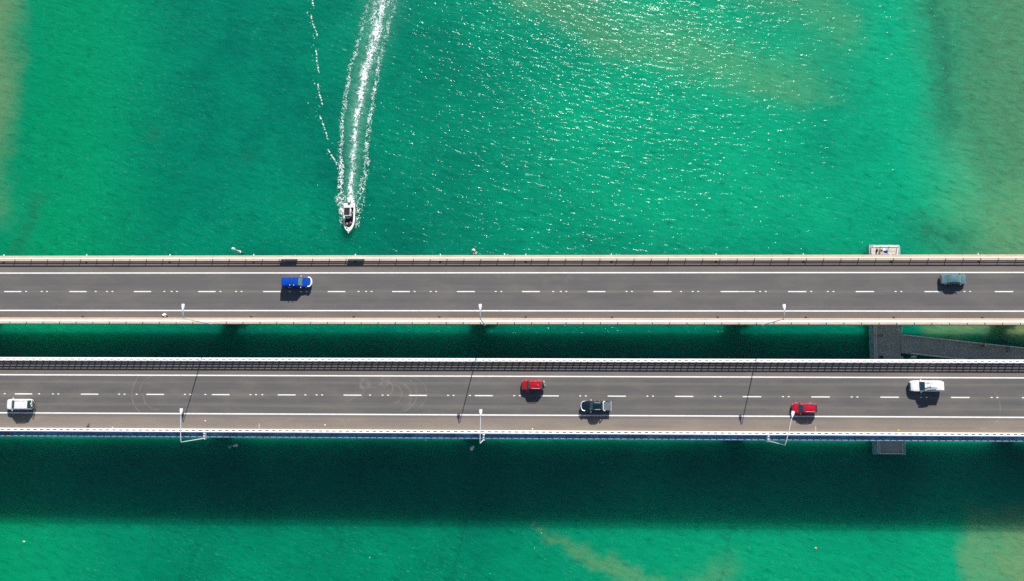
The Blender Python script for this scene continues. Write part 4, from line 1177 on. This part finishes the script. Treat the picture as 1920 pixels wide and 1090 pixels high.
for x, y, lab in ((-72.3, -7.8, "yellow marker stud at the kerb right of the tyre scrap"), (68.2, -7.6, "yellow marker stud on the tan shoulder above the jetty's shaded end")):
    o = thing("marker_stud", lab, "marker", (x, y, deck(x)))
    part("base", MB().box(-.12, .12, -.12, .12, 0, .05, (.04, .04)).mesh("base", simple("yellow", (.75, .55, .08), .5)), o, local=(0, 0, 0))
for x, y, lab in ((-55.4, -6.55, "small white paper scrap on the tan shoulder near a lamp's shadow"), (-33.6, -7.17, "small white paper scrap on the tan shoulder below the tyre circles"), (3.7, -7.7, "small white scrap at the kerb below the dark pickup")):
    o = thing("paper_scrap", lab, "litter", (x, y, deck(x)))
    part("sheet", MB().add([(-.13, -.1, .02), (.1, -.13, .05), (.15, .1, .02), (-.08, .12, .07), (.02, 0, .1), (0, 0, .015)], [(0, 1, 4), (1, 2, 4), (2, 3, 4), (3, 0, 4), (0, 5, 1), (1, 5, 2), (2, 5, 3), (3, 5, 0)]).mesh("sheet", simple("paper", (.75, .74, .7), .7)), o, local=(0, 0, 0))
# painted survey marks by the kerb
def survey_mark(label, x):
    z_ = deck(x) + .005
    o = thing("painted_mark", label, "road marking", (x, -7.55, deck(x)))
    m = MB()
    def st(x0, x1, y0, y1): m.box(x0, x1, y0, y1, .005, .008)
    st(-.04, .04, -.38, -.08); st(-.1, .12, -.02, .06); st(-.1, -.02, .08, .5); st(.04, .11, .12, .4); st(-.08, .1, .52, .58)
    part("stroke", m.mesh("stroke", simple("faded_white", (.48, .45, .42), .7)), o, local=(0, 0, 0))
survey_mark("faded white painted survey mark at the kerb, left half of the bridge", -45.5)
survey_mark("faded white painted survey mark at the kerb below the red hatchback", 53.75)
# orange float and rope end lodged on the ledge
o = thing("float", "small faded red float caught on the blue service ledge", "float", (-92.0, -9.15, deck(-92) - .86))
part("ball", MB().ball((0, 0, .2), .22, .26, .2).mesh("ball", simple("float_red", (.55, .08, .07), .5), 60), o, local=(0, 0, 0))
part("rope", MB().tube([(.15, .1, .1), (.35, .25, .05), (.5, .3, .08), (.6, .22, .05)], .07, 6).mesh("rope", simple("rope_cream", (.6, .55, .35), .8), 60), o, local=(0, 0, 0))
# gull and buoy on the water
g_ = thing("seabird", "white seabird with dark tail floating at the lower left", "bird", (-94.0, -30.1, 0))
b_ = MB().ball((0, 0, .12), .2, .13, .11, 10, 6).tube([(.12, 0, .16), (.2, 0, .3), (.25, 0, .33)], [.06, .045, .05], 8).ball((.27, 0, .34), .065, .055, .055, 8, 6)
part("plumage", b_.mesh("plumage", simple("feather_white", (.8, .8, .78), .7), 60), g_, local=(0, 0, 0))
part("wing", MB().ball((-.08, .1, .17), .22, .05, .06, 8, 5).mesh("wing", simple("feather_grey", (.3, .3, .32), .7), 60), g_, local=(0, 0, 0))
part("wing", MB().ball((-.08, -.1, .17), .22, .05, .06, 8, 5).mesh("wing", simple("feather_grey", (.3, .3, .32), .7), 60), g_, local=(0, 0, 0))
part("beak", MB().tube([(.32, 0, .335), (.42, 0, .32)], [.022, .006], 6).mesh("beak", simple("beak_yellow", (.7, .4, .05), .5)), g_, local=(0, 0, 0))
u = thing("buoy", "tiny orange buoy floating below the shaded water at the right", "buoy", (56.6, -30.0, 0))
part("shell", MB().ball((0, 0, .1), .2, .2, .2, 12, 8).mesh("shell", simple("buoy_orange", (.7, .28, .06), .5), 60), u, local=(0, 0, 0))
part("eye", MB().tube([(0, 0, .28), (0, 0, .4)], .03, 6).mesh("eye", GALV), u, local=(0, 0, 0))
